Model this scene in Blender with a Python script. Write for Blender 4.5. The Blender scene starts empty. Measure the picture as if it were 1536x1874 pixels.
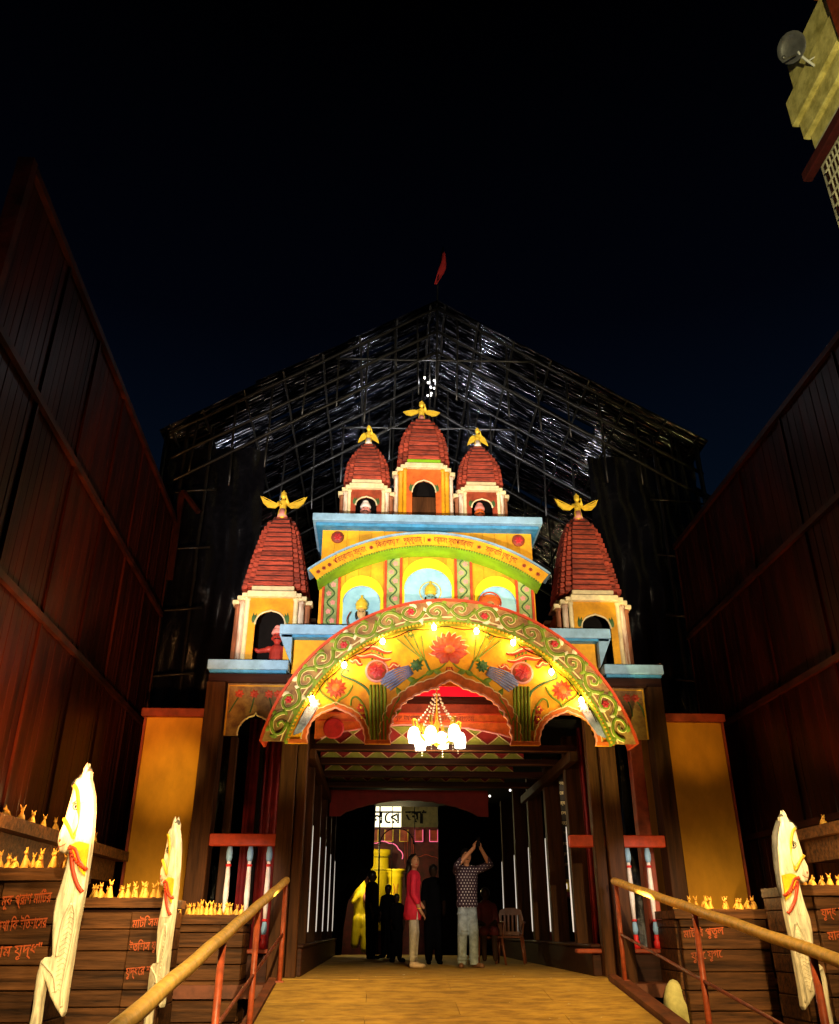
import bpy, bmesh, math, random
from mathutils import Vector, Matrix
rnd = random.Random(7)
R = math.radians
sc = bpy.context.scene
COL = sc.collection

# ---------------------------------------------------------------- camera
cam_d = bpy.data.cameras.new('camera'); cam = bpy.data.objects.new('camera', cam_d); COL.objects.link(cam)
cam.location = (0, 0, 0.53)
cam.rotation_euler = (R(90 + 26.4), 0, R(-2.6))
cam_d.sensor_fit = 'HORIZONTAL'; cam_d.sensor_width = 36; cam_d.lens = 36 * 1540 / 1536
cam_d.clip_end = 3000; cam_d.clip_start = 0.05
sc.camera = cam
# ---------------------------------------------------------------- night sky
w = bpy.data.worlds.new('World'); sc.world = w; w.use_nodes = True
nt = w.node_tree; nt.nodes.clear()
wo = nt.nodes.new('ShaderNodeOutputWorld'); bg = nt.nodes.new('ShaderNodeBackground')
tc = nt.nodes.new('ShaderNodeTexCoord'); sx = nt.nodes.new('ShaderNodeSeparateXYZ'); rp = nt.nodes.new('ShaderNodeValToRGB')
nt.links.new(tc.outputs['Generated'], sx.inputs[0]); nt.links.new(sx.outputs['Z'], rp.inputs[0])
nt.links.new(rp.outputs[0], bg.inputs[0]); nt.links.new(bg.outputs[0], wo.inputs[0])
el = rp.color_ramp.elements
el[0].position = 0.0; el[0].color = (0.0024, 0.0090, 0.0165, 1)
el[1].position = 0.85; el[1].color = (0.00006, 0.00006, 0.00015, 1)
e = el.new(0.42); e.color = (0.0011, 0.0036, 0.0088, 1)
e = el.new(0.62); e.color = (0.0004, 0.0008, 0.0026, 1)
bg.inputs[1].default_value = 1.0
# faint moon
ml = bpy.data.lights.new('moon', 'SUN'); ml.energy = 0.006; ml.color = (.7, .8, 1); ml.angle = R(.5)
mo = bpy.data.objects.new('moon', ml); COL.objects.link(mo); mo.rotation_euler = (R(40), 0, R(-60))
sc.view_settings.view_transform = 'Standard'; sc.view_settings.look = 'None'
sc.view_settings.exposure = 0; sc.view_settings.gamma = 1
try:
    sc.cycles.max_bounces = 5; sc.cycles.sample_clamp_indirect = 3.0
except Exception: pass

LIGHTS = []
def point(loc, energy, color, radius=.04, name='lamp'):
    l = bpy.data.lights.new(name, 'POINT'); l.energy = energy; l.color = color; l.shadow_soft_size = radius
    o = bpy.data.objects.new(name, l); COL.objects.link(o); o.location = loc; return o
def spot(loc, target, energy, color, angle, blend=.5, radius=.08, name='flood_beam'):
    l = bpy.data.lights.new(name, 'SPOT'); l.energy = energy; l.color = color; l.shadow_soft_size = radius
    l.spot_size = R(angle); l.spot_blend = blend
    o = bpy.data.objects.new(name, l); COL.objects.link(o); o.location = loc
    o.rotation_euler = (Vector(target) - Vector(loc)).to_track_quat('-Z', 'Y').to_euler(); return o
WARM = (1, .80, .52); AMBER = (1, .55, .12); WHITE = (1, .95, .88)
# floodlights behind the camera, aimed at the towers and at the painted gate
spot((-3.0, 3.0, 1.2), (-0.5, 12.5, 6.5), 5600, (1, .93, .82), 34, .55)
spot((4.9, 3.0, 1.2), (2.3, 12.5, 6.5), 4400, (1, .80, .52), 34, .55)
spot((0.6, 1.5, 1.6), (0.8, 12.4, 6.6), 2600, WARM, 24, .6)
spot((-.9, 9.6, .35), (-1.35, 11.4, 3.1), 380, (1, .92, .36), 40, .8)
spot((2.75, 9.6, .35), (3.3, 11.4, 3.1), 800, (1, .90, .30), 40, .8)
# unseen spots added to brighten the ramp, the handrails and the people
spot((0.9, 1.0, 5.6), (0.9, 10.4, -.2), 6500, (1, .62, .17), 27, .9)
spot((.2, -0.5, 3.0), (-1.13, 6.6, .55), 6500, (1, .74, .34), 26, .9, .03)
spot((1.9, -0.5, 3.0), (2.97, 8.0, .75), 4200, (1, .70, .28), 22, .9, .03)
spot((2.2, 6.0, 1.9), (1.05, 14.6, 1.15), 1300, (1, .78, .52), 12, .9)
# amber washes on the two ochre pillars
spot((-2.4, 9.8, 2.6), (-3.0, 12.8, 2.5), 240, (1, .64, .18), 27, 1)
spot((4.2, 9.9, 2.9), (4.75, 12.8, 3.1), 120, AMBER, 28, 1)
# spots on the horses and the plank pedestals
spot((-1.75, 6.3, 2.3), (-2.45, 7.6, 1.25), 240, (1, .80, .44), 66, 1)
spot((-1.7, 8.9, 2.2), (-2.3, 10.3, 1.15), 300, (1, .80, .44), 64, 1)
spot((3.9, 8.2, 2.2), (4.4, 9.5, 1.25), 330, (1, .80, .42), 70, 1)
# low lamps that graze the hoardings
spot((-2.0, 6.4, .9), (-3.9, 10.6, 4.4), 1600, (1, .42, .14), 56, .6, .05)
spot((-2.7, 6.8, 1.3), (-3.75, 9.3, 3.0), 150, (1, .36, .10), 50, .6, .05)
spot((4.6, 8.6, 1.2), (5.5, 11.4, 4.5), 380, (1, .30, .08), 50, .6, .05)
spot((-3.1, 5.2, 4.5), (-3.66, 6.3, 7.0), 70, (1, .45, .16), 40, .6, .05)
# street light on the tall building
spot((3.5, 2, 7), (9, 11, 16), 4200, (1, .88, .42), 40, .5)

# ---------------------------------------------------------------- materials
def mat(name, col, rough=.7, var=.18, scale=6, bump=.15, metal=0, emit=None, es=0, stretch=(1, 1, 1), col2=None, rand=.12, spec=.4, ramp=(.33, .62)):
    m = bpy.data.materials.new(name); m.use_nodes = True; n = m.node_tree; L = n.links
    b = n.nodes['Principled BSDF']
    b.inputs['Roughness'].default_value = rough; b.inputs['Metallic'].default_value = metal
    b.inputs['Specular IOR Level'].default_value = spec
    t = n.nodes.new('ShaderNodeTexCoord'); mp = n.nodes.new('ShaderNodeMapping'); mp.inputs['Scale'].default_value = stretch
    L.new(t.outputs['Object'], mp.inputs[0])
    nz = n.nodes.new('ShaderNodeTexNoise'); nz.inputs['Scale'].default_value = scale; nz.inputs['Detail'].default_value = 6
    nz.inputs['Roughness'].default_value = .65
    L.new(mp.outputs[0], nz.inputs[0])
    cr = n.nodes.new('ShaderNodeValToRGB')
    c2 = col2 or tuple(c * (1 - 2.2 * var) for c in col); c1 = tuple(min(1, c * (1 + var)) for c in col)
    cr.color_ramp.elements[0].position = ramp[0]; cr.color_ramp.elements[0].color = (*[max(0, c) for c in c2], 1)
    cr.color_ramp.elements[1].position = ramp[1]; cr.color_ramp.elements[1].color = (*c1, 1)
    L.new(nz.outputs[0], cr.inputs[0])
    oi = n.nodes.new('ShaderNodeObjectInfo'); hs = n.nodes.new('ShaderNodeHueSaturation'); mr = n.nodes.new('ShaderNodeMapRange')
    mr.inputs[3].default_value = 1 - rand; mr.inputs[4].default_value = 1 + rand
    L.new(oi.outputs['Random'], mr.inputs[0]); L.new(mr.outputs[0], hs.inputs['Value']); L.new(cr.outputs[0], hs.inputs['Color'])
    L.new(hs.outputs[0], b.inputs['Base Color'])
    if bump:
        bp = n.nodes.new('ShaderNodeBump'); bp.inputs['Strength'].default_value = bump; bp.inputs['Distance'].default_value = .02
        L.new(nz.outputs[0], bp.inputs['Height']); L.new(bp.outputs[0], b.inputs['Normal'])
    if emit:
        b.inputs['Emission Color'].default_value = (*emit, 1); b.inputs['Emission Strength'].default_value = es
    return m
M = {}
M['ochre'] = mat('ochre_paint', (.72, .34, .008), .6, .2, 2.6, .15, col2=(.46, .20, .006))
M['ochre2'] = mat('tympanum_ochre', (.78, .33, .006), .5, .2, 3.0, .25, col2=(.56, .17, .004))
M['niche'] = mat('niche_yellow', (.95, .68, .01), .55, .06, 3, .05)
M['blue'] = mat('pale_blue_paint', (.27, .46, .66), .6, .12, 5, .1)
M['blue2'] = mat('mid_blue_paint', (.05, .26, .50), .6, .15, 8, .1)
M['sky'] = mat('niche_blue', (.34, .62, .74), .6, .15, 2.5, .05, col2=(.20, .45, .62))
M['tier'] = mat('red_brown_tier', (.34, .050, .026), .55, .3, 7, .4, stretch=(1, 1, 4), rand=.3)
M['tierd'] = mat('dark_tier_core', (.06, .012, .008), .8)
M['cream'] = mat('cream_paint', (.80, .66, .38), .6, .12, 6, .12)
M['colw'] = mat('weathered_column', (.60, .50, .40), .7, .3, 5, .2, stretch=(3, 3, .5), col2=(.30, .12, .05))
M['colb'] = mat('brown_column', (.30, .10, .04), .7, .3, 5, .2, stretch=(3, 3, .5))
M['green'] = mat('leaf_green', (.19, .25, .014), .6, .2, 7, .15)
M['lime'] = mat('lime_green', (.26, .55, .012), .55, .12, 4, .08)
M['dgreen'] = mat('dark_green', (.05, .13, .035), .6, .2, 8, .12)
M['orange'] = mat('orange_paint', (.70, .13, .02), .55, .16, 6, .15)
M['redo'] = mat('red_orange_paint', (.62, .060, .016), .55, .15, 6, .15)
M['crim'] = mat('crimson_paint', (.50, .018, .02), .5, .15, 6, .1)
M['pink'] = mat('pink_paint', (.80, .30, .26), .6, .12, 6, .1)
M['outl'] = mat('pale_outline', (.90, .62, .30), .6, .06, 6, 0)
M['violet'] = mat('slate_violet', (.22, .23, .42), .6, .2, 8, .15)
M['maroon'] = mat('maroon_print', (.26, .022, .012), .6, .05, 6, 0)
M['ringbg'] = mat('ring_background', (.32, .17, .045), .6, .25, 7, .2, col2=(.15, .05, .015))
M['wood'] = mat('dark_wood', (.062, .022, .007), .6, .28, 3, .3, stretch=(5, 5, .35), rand=.3, spec=.12)
M['woodh'] = mat('dark_wood_beam', (.040, .012, .007), .5, .28, 3, .3, stretch=(.35, 5, 5), rand=.3, spec=.12)
M['plank'] = mat('weathered_plank', (.105, .040, .012), .6, .35, 3, .6, stretch=(.4, 6, 6), rand=.35, spec=.15)
M['hoard'] = mat('stained_ply', (.026, .0046, .0018), .38, .42, 1.3, .35, stretch=(2.6, 2.6, .35), rand=.4, col2=(.003, .001, .0006), spec=.10)
M['batten'] = mat('orange_batten', (.034, .007, .003), .5, .35, 3, .2, spec=.2)
M['amberw'] = mat('ochre_plaster', (.62, .28, .015), .85, .12, 1.6, .15, stretch=(1.5, 1.5, .8), col2=(.50, .22, .012))
M['redw'] = mat('brick_red_paint', (.30, .045, .015), .6, .2, 5, .1)
M['board'] = mat('ramp_board', (.38, .225, .036), .8, .22, 4.2, .6, stretch=(.8, 2.0, 1), col2=(.20, .105, .018), rand=.1)
M['kerb'] = mat('ramp_kerb', (.16, .045, .018), .6, .25, 5, .2)
M['rail'] = mat('mustard_pipe', (.80, .46, .10), .45, .14, 14, .12)
M['railred'] = mat('red_oxide_pipe', (.36, .065, .022), .45, .2, 12, .12)
M['white'] = mat('white_baluster', (.80, .70, .66), .55, .12, 9, .1)
M['redb'] = mat('baluster_red', (.60, .02, .02), .5)
M['horse'] = mat('carved_horse_white', (.80, .66, .42), .5, .22, 4, .35, stretch=(6, 6, 1))
M['hyel'] = mat('horse_yellow', (.90, .46, .01), .5)
M['hcol'] = mat('horse_collar', (.65, .05, .01), .5)
M['dimp'] = mat('dim_sign_board', (.10, .08, .035), .7)
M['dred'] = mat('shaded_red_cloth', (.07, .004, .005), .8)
M['mane'] = mat('horse_mane', (.10, .08, .06), .7)
M['fig'] = mat('terracotta_figurine', (.85, .42, .06), .55, .15, 12, .1, rand=.25)
M['black'] = mat('black_cloth', (.004, .003, .003), .8, .2, 6, .1, spec=.1)
M['tarp'] = mat('black_tarpaulin', (.003, .003, .004), .2, .2, 9, 1.0, spec=.5)
M['tin'] = mat('dark_tin_sheet', (.42, .42, .47), .20, .1, 2, .5, metal=1, rand=.3, stretch=(.9, 9, 9), col2=(.006, .006, .008), ramp=(.50, .60))  # bright dashes on black in the base colour stand in for glints
M['bamboo'] = mat('bamboo_pole', (.010, .009, .007), .35, .3, 8, .2)
M['gold'] = mat('gold_paint', (.90, .60, .05), .42, .1, 8, .1, metal=.15)
M['redcl'] = mat('dark_red_curtain', (.24, .010, .012), .7, .2, 4, .1)
M['skin'] = mat('brown_skin', (.46, .21, .11), .5, .06, 8, 0)
M['hair'] = mat('black_hair', (.008, .006, .006), .35, .1, 20, .2)
M['kurta'] = mat('red_kurta', (.62, .012, .045), .75, .1, 8, .2)
M['jean1'] = mat('pale_leggings', (.52, .50, .46), .8, .12, 10, .3)
M['jean2'] = mat('grey_jeans', (.30, .38, .46), .8, .2, 10, .4)
M['shirt'] = mat('dark_check_shirt', (.035, .014, .03), .75, .1, 8, .2)
M['shirtw'] = mat('shirt_print_white', (.75, .72, .80), .7)
M['shoe'] = mat('cream_shoe', (.65, .50, .38), .6)
M['sandal'] = mat('brown_sandal', (.16, .075, .04), .5)
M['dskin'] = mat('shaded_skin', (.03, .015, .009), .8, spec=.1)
M['dark'] = mat('dark_clothes', (.003, .003, .004), 1.0, bump=0, spec=.02)
M['chair'] = mat('brown_plastic', (.16, .045, .02), .35, .05, 5, 0)
M['stat'] = mat('terracotta_red_skin', (.42, .035, .022), .5, .1)
M['stone'] = mat('yellow_stucco', (.80, .70, .26), .85, .2, 3, .4, col2=(.42, .36, .10))
M['pale'] = mat('pale_plaster', (.62, .58, .44), .85, .2, 4, .3)
M['metal'] = mat('grey_metal', (.22, .22, .23), .4, .1, 8, .05, metal=.6)
M['wmetal'] = mat('white_metal', (.75, .76, .78), .4, .05)
M['ground'] = mat('ground_earth', (.06, .045, .03), .95, .3, 3, .5)
M['dia_r'] = mat('ceiling_red', (.34, .018, .012), .6, .1)
M['dia_g'] = mat('ceiling_green', (.42, .40, .05), .6, .1)
M['dia_y'] = mat('ceiling_line', (.85, .60, .25), .6, .05)
M['flag'] = mat('red_flag', (.42, .018, .012), .8, .1)
M['paper'] = mat('printed_board', (.035, .020, .015), .7)
def emat(name, col, s): return mat(name, tuple(c * .3 for c in col), .5, .02, 3, 0, emit=col, es=s, rand=0)
M['e_bulb'] = emat('lit_bulb', (1, .80, .38), 60)
M['e_shade'] = emat('lit_glass_shade', (1, .88, .68), 5)
M['e_white'] = emat('white_glow', (1, .86, .70), .75)
M['e_red'] = emat('lit_red_strip', (1, .004, .02), .9)
M['e_pink'] = emat('lit_pink_neon', (1, .16, .30), 1.2)
M['e_mag'] = emat('lit_magenta_neon', (1, .10, .45), 1.3)
M['e_sign'] = emat('lit_sign_face', (1, .90, .60), 2.0)
M['crystal'] = mat('crystal_bead', (.9, .75, .55), .12, .05, 3, 0, spec=1.0)
M['flick'] = emat('lamp_face', (1, .95, .85), 12)
M['lampdim'] = emat('distant_lamp', (1, .95, .90), 3)

# ---------------------------------------------------------------- mesh helpers
class MB:
    def __init__(s): s.v = []; s.f = []; s.sm = []; s.cuts = []
    def cut(s): s.cuts.append((len(s.v), len(s.f))); return s
    def add(s, vs, fs, smooth=False):
        k = len(s.v); s.v += [tuple(v) for v in vs]; s.f += [tuple(i + k for i in f) for f in fs]; s.sm += [smooth] * len(fs); return s
    def box(s, x0, x1, y0, y1, z0, z1):
        return s.add([(x0, y0, z0), (x1, y0, z0), (x1, y1, z0), (x0, y1, z0), (x0, y0, z1), (x1, y0, z1), (x1, y1, z1), (x0, y1, z1)],
                     [(0, 3, 2, 1), (4, 5, 6, 7), (0, 1, 5, 4), (1, 2, 6, 5), (2, 3, 7, 6), (3, 0, 4, 7)])
    def bbox(s, x0, x1, y0, y1, z0, z1, b=.01):      # box with chamfered vertical and front edges
        xs = [(x0 + b, x1 - b, y0, y1), ]
        o = [(x0 + b, y0), (x1 - b, y0), (x1, y0 + b), (x1, y1 - b), (x1 - b, y1), (x0 + b, y1), (x0, y1 - b), (x0, y0 + b)]
        def ring(z, d): 
            cx, cy = (x0 + x1) / 2, (y0 + y1) / 2
            return [(x + (d if x < cx else -d), y + (d if y < cy else -d), z) for x, y in o]
        v = ring(z0, b) + ring(z0 + b, 0) + ring(z1 - b, 0) + ring(z1, b); f = []
        for k in range(3):
            for i in range(8): j = (i + 1) % 8; f.append((k * 8 + i, k * 8 + j, k * 8 + 8 + j, k * 8 + 8 + i))
        f.append(tuple(range(7, -1, -1))); f.append(tuple(range(24, 32)))
        return s.add(v, f)
    def tube(s, pts, r, n=6, cap=True):
        pts = [Vector(p) for p in pts]; rs = r if isinstance(r, (list, tuple)) else [r] * len(pts)
        vs = []; fs = []; prev = None
        for i, p in enumerate(pts):
            t = (pts[min(i + 1, len(pts) - 1)] - pts[max(i - 1, 0)])
            if t.length < 1e-9: t = Vector((0, 0, 1))
            t.normalize()
            a = (prev - t * prev.dot(t)) if prev else (Vector((0, 1, 0)) - t * t.y if abs(t.y) < .95 else Vector((1, 0, 0)) - t * t.x)
            if a.length < 1e-6: a = t.orthogonal()
            a.normalize(); prev = a; b = t.cross(a)
            for k in range(n):
                q = 2 * math.pi * k / n; vs.append(p + (a * math.cos(q) + b * math.sin(q)) * rs[i])
        for i in range(len(pts) - 1):
            for k in range(n):
                j = (k + 1) % n; fs.append((i * n + k, i * n + j, i * n + n + j, i * n + n + k))
        if cap: fs.append(tuple(range(n - 1, -1, -1))); fs.append(tuple((len(pts) - 1) * n + k for k in range(n)))
        return s.add(vs, fs, n > 5)
    def sph(s, c, r, n=10, m=6):
        c = Vector(c); r = (r, r, r) if isinstance(r, (int, float)) else r; vs = [(c.x, c.y, c.z - r[2])]
        for i in range(1, m):
            a = -math.pi / 2 + math.pi * i / m
            for k in range(n):
                q = 2 * math.pi * k / n; vs.append((c.x + r[0] * math.cos(a) * math.cos(q), c.y + r[1] * math.cos(a) * math.sin(q), c.z + r[2] * math.sin(a)))
        vs.append((c.x, c.y, c.z + r[2])); fs = []
        for k in range(n): fs.append((0, 1 + (k + 1) % n, 1 + k)); fs.append((len(vs) - 1, 1 + (m - 2) * n + k, 1 + (m - 2) * n + (k + 1) % n))
        for i in range(m - 2):
            for k in range(n): j = (k + 1) % n; fs.append((1 + i * n + k, 1 + i * n + j, 1 + i * n + n + j, 1 + i * n + n + k))
        return s.add(vs, fs, True)
    def lathe(s, prof, c=(0, 0, 0), n=14):
        vs = []; fs = []
        for r, z in prof:
            for k in range(n): q = 2 * math.pi * k / n; vs.append((c[0] + r * math.cos(q), c[1] + r * math.sin(q), c[2] + z))
        for i in range(len(prof) - 1):
            for k in range(n): j = (k + 1) % n; fs.append((i * n + k, i * n + j, i * n + n + j, i * n + n + k))
        fs.append(tuple(range(n - 1, -1, -1))); fs.append(tuple((len(prof) - 1) * n + k for k in range(n)))
        return s.add(vs, fs, True)
    def prismz(s, out, z0, z1):                       # outline in XY, extruded in Z
        n = len(out); vs = [(x, y, z0) for x, y in out] + [(x, y, z1) for x, y in out]
        fs = [(i, (i + 1) % n, n + (i + 1) % n, n + i) for i in range(n)] + [tuple(range(n - 1, -1, -1)), tuple(range(n, 2 * n))]
        return s.add(vs, fs)
    def prismy(s, out, y0, y1):                       # outline in XZ (counter clockwise), extruded in Y
        n = len(out); vs = [(x, y0, z) for x, z in out] + [(x, y1, z) for x, z in out]
        fs = [(i, n + i, n + (i + 1) % n, (i + 1) % n) for i in range(n)] + [tuple(range(n)), tuple(range(2 * n - 1, n - 1, -1))]
        return s.add(vs, fs)
    def strip(s, inner, outer, y0, y1):               # band between two equal length XZ polylines, thick in Y
        n = len(inner)
        vs = [(x, y0, z) for x, z in inner] + [(x, y0, z) for x, z in outer] + [(x, y1, z) for x, z in inner] + [(x, y1, z) for x, z in outer]
        fs = []
        for i in range(n - 1):
            fs += [(i, i + 1, n + i + 1, n + i), (2 * n + i, 3 * n + i, 3 * n + i + 1, 2 * n + i + 1), (i, 2 * n + i, 2 * n + i + 1, i + 1), (n + i, n + i + 1, 3 * n + i + 1, 3 * n + i)]
        fs += [(0, n, 3 * n, 2 * n), (n - 1, 3 * n - 1, 4 * n - 1, 2 * n - 1)]
        return s.add(vs, fs)
    def xf(s, fn): s.v = [tuple(fn(*v)) for v in s.v]; return s
    def merge(s, o): return s.add(o.v, o.f) if True else s

def wloc(o):
    p = Vector((0, 0, 0))
    while o is not None: p += o.location; o = o.parent
    return p
def ob(name, mb, m, parent=None, local=False, kind=None, loc=None, remesh=None, label=None):
    me = bpy.data.meshes.new(name)
    off = Vector((0, 0, 0))
    if parent is not None and not local: off = wloc(parent)
    vs = [(v[0] - off.x, v[1] - off.y, v[2] - off.z) for v in mb.v]
    if parent is None and not local and kind != 'structure' and vs:
        xs = [v[0] for v in vs]; ys = [v[1] for v in vs]; c = Vector(((min(xs) + max(xs)) / 2, (min(ys) + max(ys)) / 2, min(v[2] for v in vs)))
        vs = [(v[0] - c.x, v[1] - c.y, v[2] - c.z) for v in vs]
    else: c = Vector((0, 0, 0))
    me.from_pydata(vs, [], mb.f); me.update()
    me.polygons.foreach_set('use_smooth', mb.sm)
    bm = bmesh.new(); bm.from_mesh(me); bmesh.ops.recalc_face_normals(bm, faces=bm.faces); bm.to_mesh(me); bm.free()
    me.materials.append(M[m] if isinstance(m, str) else m)
    o = bpy.data.objects.new(name, me); COL.objects.link(o); o.parent = parent; o.location = c if loc is None else loc
    if kind: o['kind'] = kind
    if label: o['label'] = label
    if remesh:
        md = o.modifiers.new('r', 'REMESH'); md.mode = 'VOXEL'; md.voxel_size = remesh; md.use_smooth_shade = True
        ms = o.modifiers.new('s', 'SMOOTH'); ms.iterations = 3; ms.factor = .5
        dg = bpy.context.evaluated_depsgraph_get(); dg.update()
        me2 = bpy.data.meshes.new_from_object(o.evaluated_get(dg)); o.modifiers.clear(); o.data = me2
        if not me2.materials: me2.materials.append(M[m])
        me2.polygons.foreach_set('use_smooth', [True] * len(me2.polygons))
    return o
def obs(name, mb, m, parent=None, **kw):               # one object per piece marked with cut()
    cs = [c for c in mb.cuts] or [(0, 0)]
    if cs[0][0] > 0: cs.insert(0, (0, 0))
    cs.append((len(mb.v), len(mb.f))); r = None
    for (v0, f0), (v1, f1) in zip(cs[:-1], cs[1:]):
        if v1 <= v0 or f1 <= f0: continue
        q = MB(); q.v = mb.v[v0:v1]; q.f = [tuple(i - v0 for i in f) for f in mb.f[f0:f1]]; q.sm = mb.sm[f0:f1]
        r = ob(name, q, m, parent, **kw)
    return r
def flat(o, z):                                     # cut a hem straight
    for v in o.data.vertices:
        if v.co.z < z: v.co.z = z + (v.co.z - z) * .05
    return o
def thing(name, label, cat, loc=(0, 0, 0), rz=0, group=None):
    o = bpy.data.objects.new(name, None); COL.objects.link(o); o.location = loc; o.rotation_euler = (0, 0, rz); o.empty_display_size = .2
    o['label'] = label; o['category'] = cat
    if group: o['group'] = group
    return o
def tag(o, label, cat, group=None):
    o['label'] = label; o['category'] = cat
    if group: o['group'] = group
    return o
def struct(name, loc=(0, 0, 0)):
    o = bpy.data.objects.new(name, None); COL.objects.link(o); o.location = loc; o['kind'] = 'structure'; return o
def kids(o): return [c for c in COL.objects if c.parent == o]
def dup(o, loc, rz=None, label=None, group=None, kl=None):
    r = o.copy(); COL.objects.link(r); r.location = loc
    if rz is not None: r.rotation_euler = (0, 0, rz)
    if label: r['label'] = label
    if group: r['group'] = group
    for c in (kl or kids(o)):
        d = c.copy(); COL.objects.link(d); d.parent = r
        for g in kids(c):
            h = g.copy(); COL.objects.link(h); h.parent = d
    return r
def cp(o, loc, parent=None, sc_=None):
    c = o.copy(); COL.objects.link(c); c.parent = parent if parent else o.parent; c.location = loc
    if sc_: c.scale = sc_
    return c
def spl(p, n=6):                                    # Catmull-Rom
    p = [Vector(q) for q in p]; out = []
    for i in range(len(p) - 1):
        a = p[max(i - 1, 0)]; b = p[i]; c = p[i + 1]; d = p[min(i + 2, len(p) - 1)]
        for k in range(n):
            t = k / n
            out.append(.5 * ((2 * b) + (c - a) * t + (2 * a - 5 * b + 4 * c - d) * t * t + (3 * b - a - 3 * c + d) * t ** 3))
    out.append(p[-1]); return out
def text_mb(body, size):
    c = bpy.data.curves.new('t', 'FONT'); c.body = body; c.size = size; c.align_x = 'CENTER'; c.resolution_u = 2; c.offset = size * .012
    o = bpy.data.objects.new('t', c); COL.objects.link(o)
    dg = bpy.context.evaluated_depsgraph_get(); dg.update()
    me = bpy.data.meshes.new_from_object(o.evaluated_get(dg))
    mb = MB(); mb.add([v.co.copy() for v in me.vertices], [tuple(p.vertices) for p in me.polygons])
    bpy.data.objects.remove(o); bpy.data.meshes.remove(me); bpy.data.curves.remove(c)
    return mb
def plate_mb(outs, y0, y1):                         # filled outlines (XZ) with holes, via a filled curve
    c = bpy.data.curves.new('p', 'CURVE'); c.dimensions = '2D'; c.fill_mode = 'BOTH'; c.extrude = (y1 - y0) / 2
    for out in outs:
        s = c.splines.new('POLY'); s.points.add(len(out) - 1); s.use_cyclic_u = True
        for i, (x, z) in enumerate(out): s.points[i].co = (x, z, 0, 1)
    o = bpy.data.objects.new('p', c); COL.objects.link(o); dg = bpy.context.evaluated_depsgraph_get(); dg.update()
    me = bpy.data.meshes.new_from_object(o.evaluated_get(dg)); mb = MB(); ym = (y0 + y1) / 2
    mb.add([(v.co.x, ym - v.co.z, v.co.y) for v in me.vertices], [tuple(p.vertices) for p in me.polygons])
    bpy.data.objects.remove(o); bpy.data.meshes.remove(me); bpy.data.curves.remove(c)
    return mb
def arc(cx, cz, r, a0, a1, n): return [(cx + r * math.cos(R(a0 + (a1 - a0) * i / n)), cz + r * math.sin(R(a0 + (a1 - a0) * i / n))) for i in range(n + 1)]
def petal(mb, c, ang, L, W, y, th=.025, n=6, blunt=False):       # raised tear shaped petal lying on a wall facing -Y
    c = Vector((c[0], y, c[1])); d = Vector((math.cos(ang), 0, math.sin(ang))); e_ = Vector((-math.sin(ang), 0, math.cos(ang)))
    lf = []; rt = []; mid = []
    for i in range(n + 1):
        t = i / n; ww = (W * .5 * (math.sin(math.pi * t ** 1.25) ** .75 if blunt else math.sin(math.pi * t ** .8))) if 0 < i < n else 0
        lf.append(c + d * L * t + e_ * ww); rt.append(c + d * L * t - e_ * ww); mid.append(c + d * L * t + Vector((0, -th * math.sin(math.pi * min(1, t * .9 + .08)), 0)))
    k = n + 1; vs = lf + mid + rt; fs = []
    for i in range(n): fs += [(i, i + 1, k + i + 1, k + i), (k + i, k + i + 1, 2 * k + i + 1, 2 * k + i)]
    return mb.add(vs, fs, True)
def caps(mb, *segs):
    for a, ra, b, rb in segs:
        a = Vector(a); b = Vector(b); n = 3
        mb.sph(a, ra, 10, 6); mb.sph(b, rb, 10, 6); mb.tube([a, b], [ra, rb], 10)
    return mb

# ================================================================ ground, ramp and deck
g = MB(); g.box(-600, 600, -300, 900, -1.8, -1.5); ob('ground', g, 'ground', kind='structure')
SL = .133
def rz_(y): return -(11.5 - y) * SL
ramp = struct('ramp'); y = 11.46; k = 0
while y > -1.2:
    d = .58
    xs = [-1.16, .85, 2.78] if k % 2 == 0 else [-1.16, -.1, 1.9, 2.78]
    for a, b in zip(xs[:-1], xs[1:]):
        y0, y1 = y - d + .006, y; m = MB(); j = rnd.uniform(0, .004)
        m.add([(a + .003, y0, rz_(y0) - .04), (b - .003, y0, rz_(y0) - .04), (b - .003, y1, rz_(y1) - .04), (a + .003, y1, rz_(y1) - .04),
               (a + .003, y0, rz_(y0) + j), (b - .003, y0, rz_(y0) + j), (b - .003, y1, rz_(y1) + j), (a + .003, y1, rz_(y1) + j)],
              [(0, 3, 2, 1), (4, 5, 6, 7), (0, 1, 5, 4), (1, 2, 6, 5), (2, 3, 7, 6), (3, 0, 4, 7)])
        ob('board', m, 'board', ramp)
    y -= d; k += 1
for x0, x1, h in ((2.80, 2.90, .05), (2.93, 3.02, .015), (-1.27, -1.17, .02)):
    m = MB(); ys = (-1.2, 11.5)
    m.add([(x0, ys[0], rz_(ys[0]) - .15), (x1, ys[0], rz_(ys[0]) - .15), (x1, ys[1], rz_(ys[1]) - .15), (x0, ys[1], rz_(ys[1]) - .15),
           (x0, ys[0], rz_(ys[0]) + h), (x1, ys[0], rz_(ys[0]) + h), (x1, ys[1], rz_(ys[1]) + h), (x0, ys[1], rz_(ys[1]) + h)],
          [(0, 3, 2, 1), (4, 5, 6, 7), (0, 1, 5, 4), (1, 2, 6, 5), (2, 3, 7, 6), (3, 0, 4, 7)])
    ob('edge_beam', m, 'kerb', ramp)
deck = struct('deck'); y = 11.47; k = 0
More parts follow.
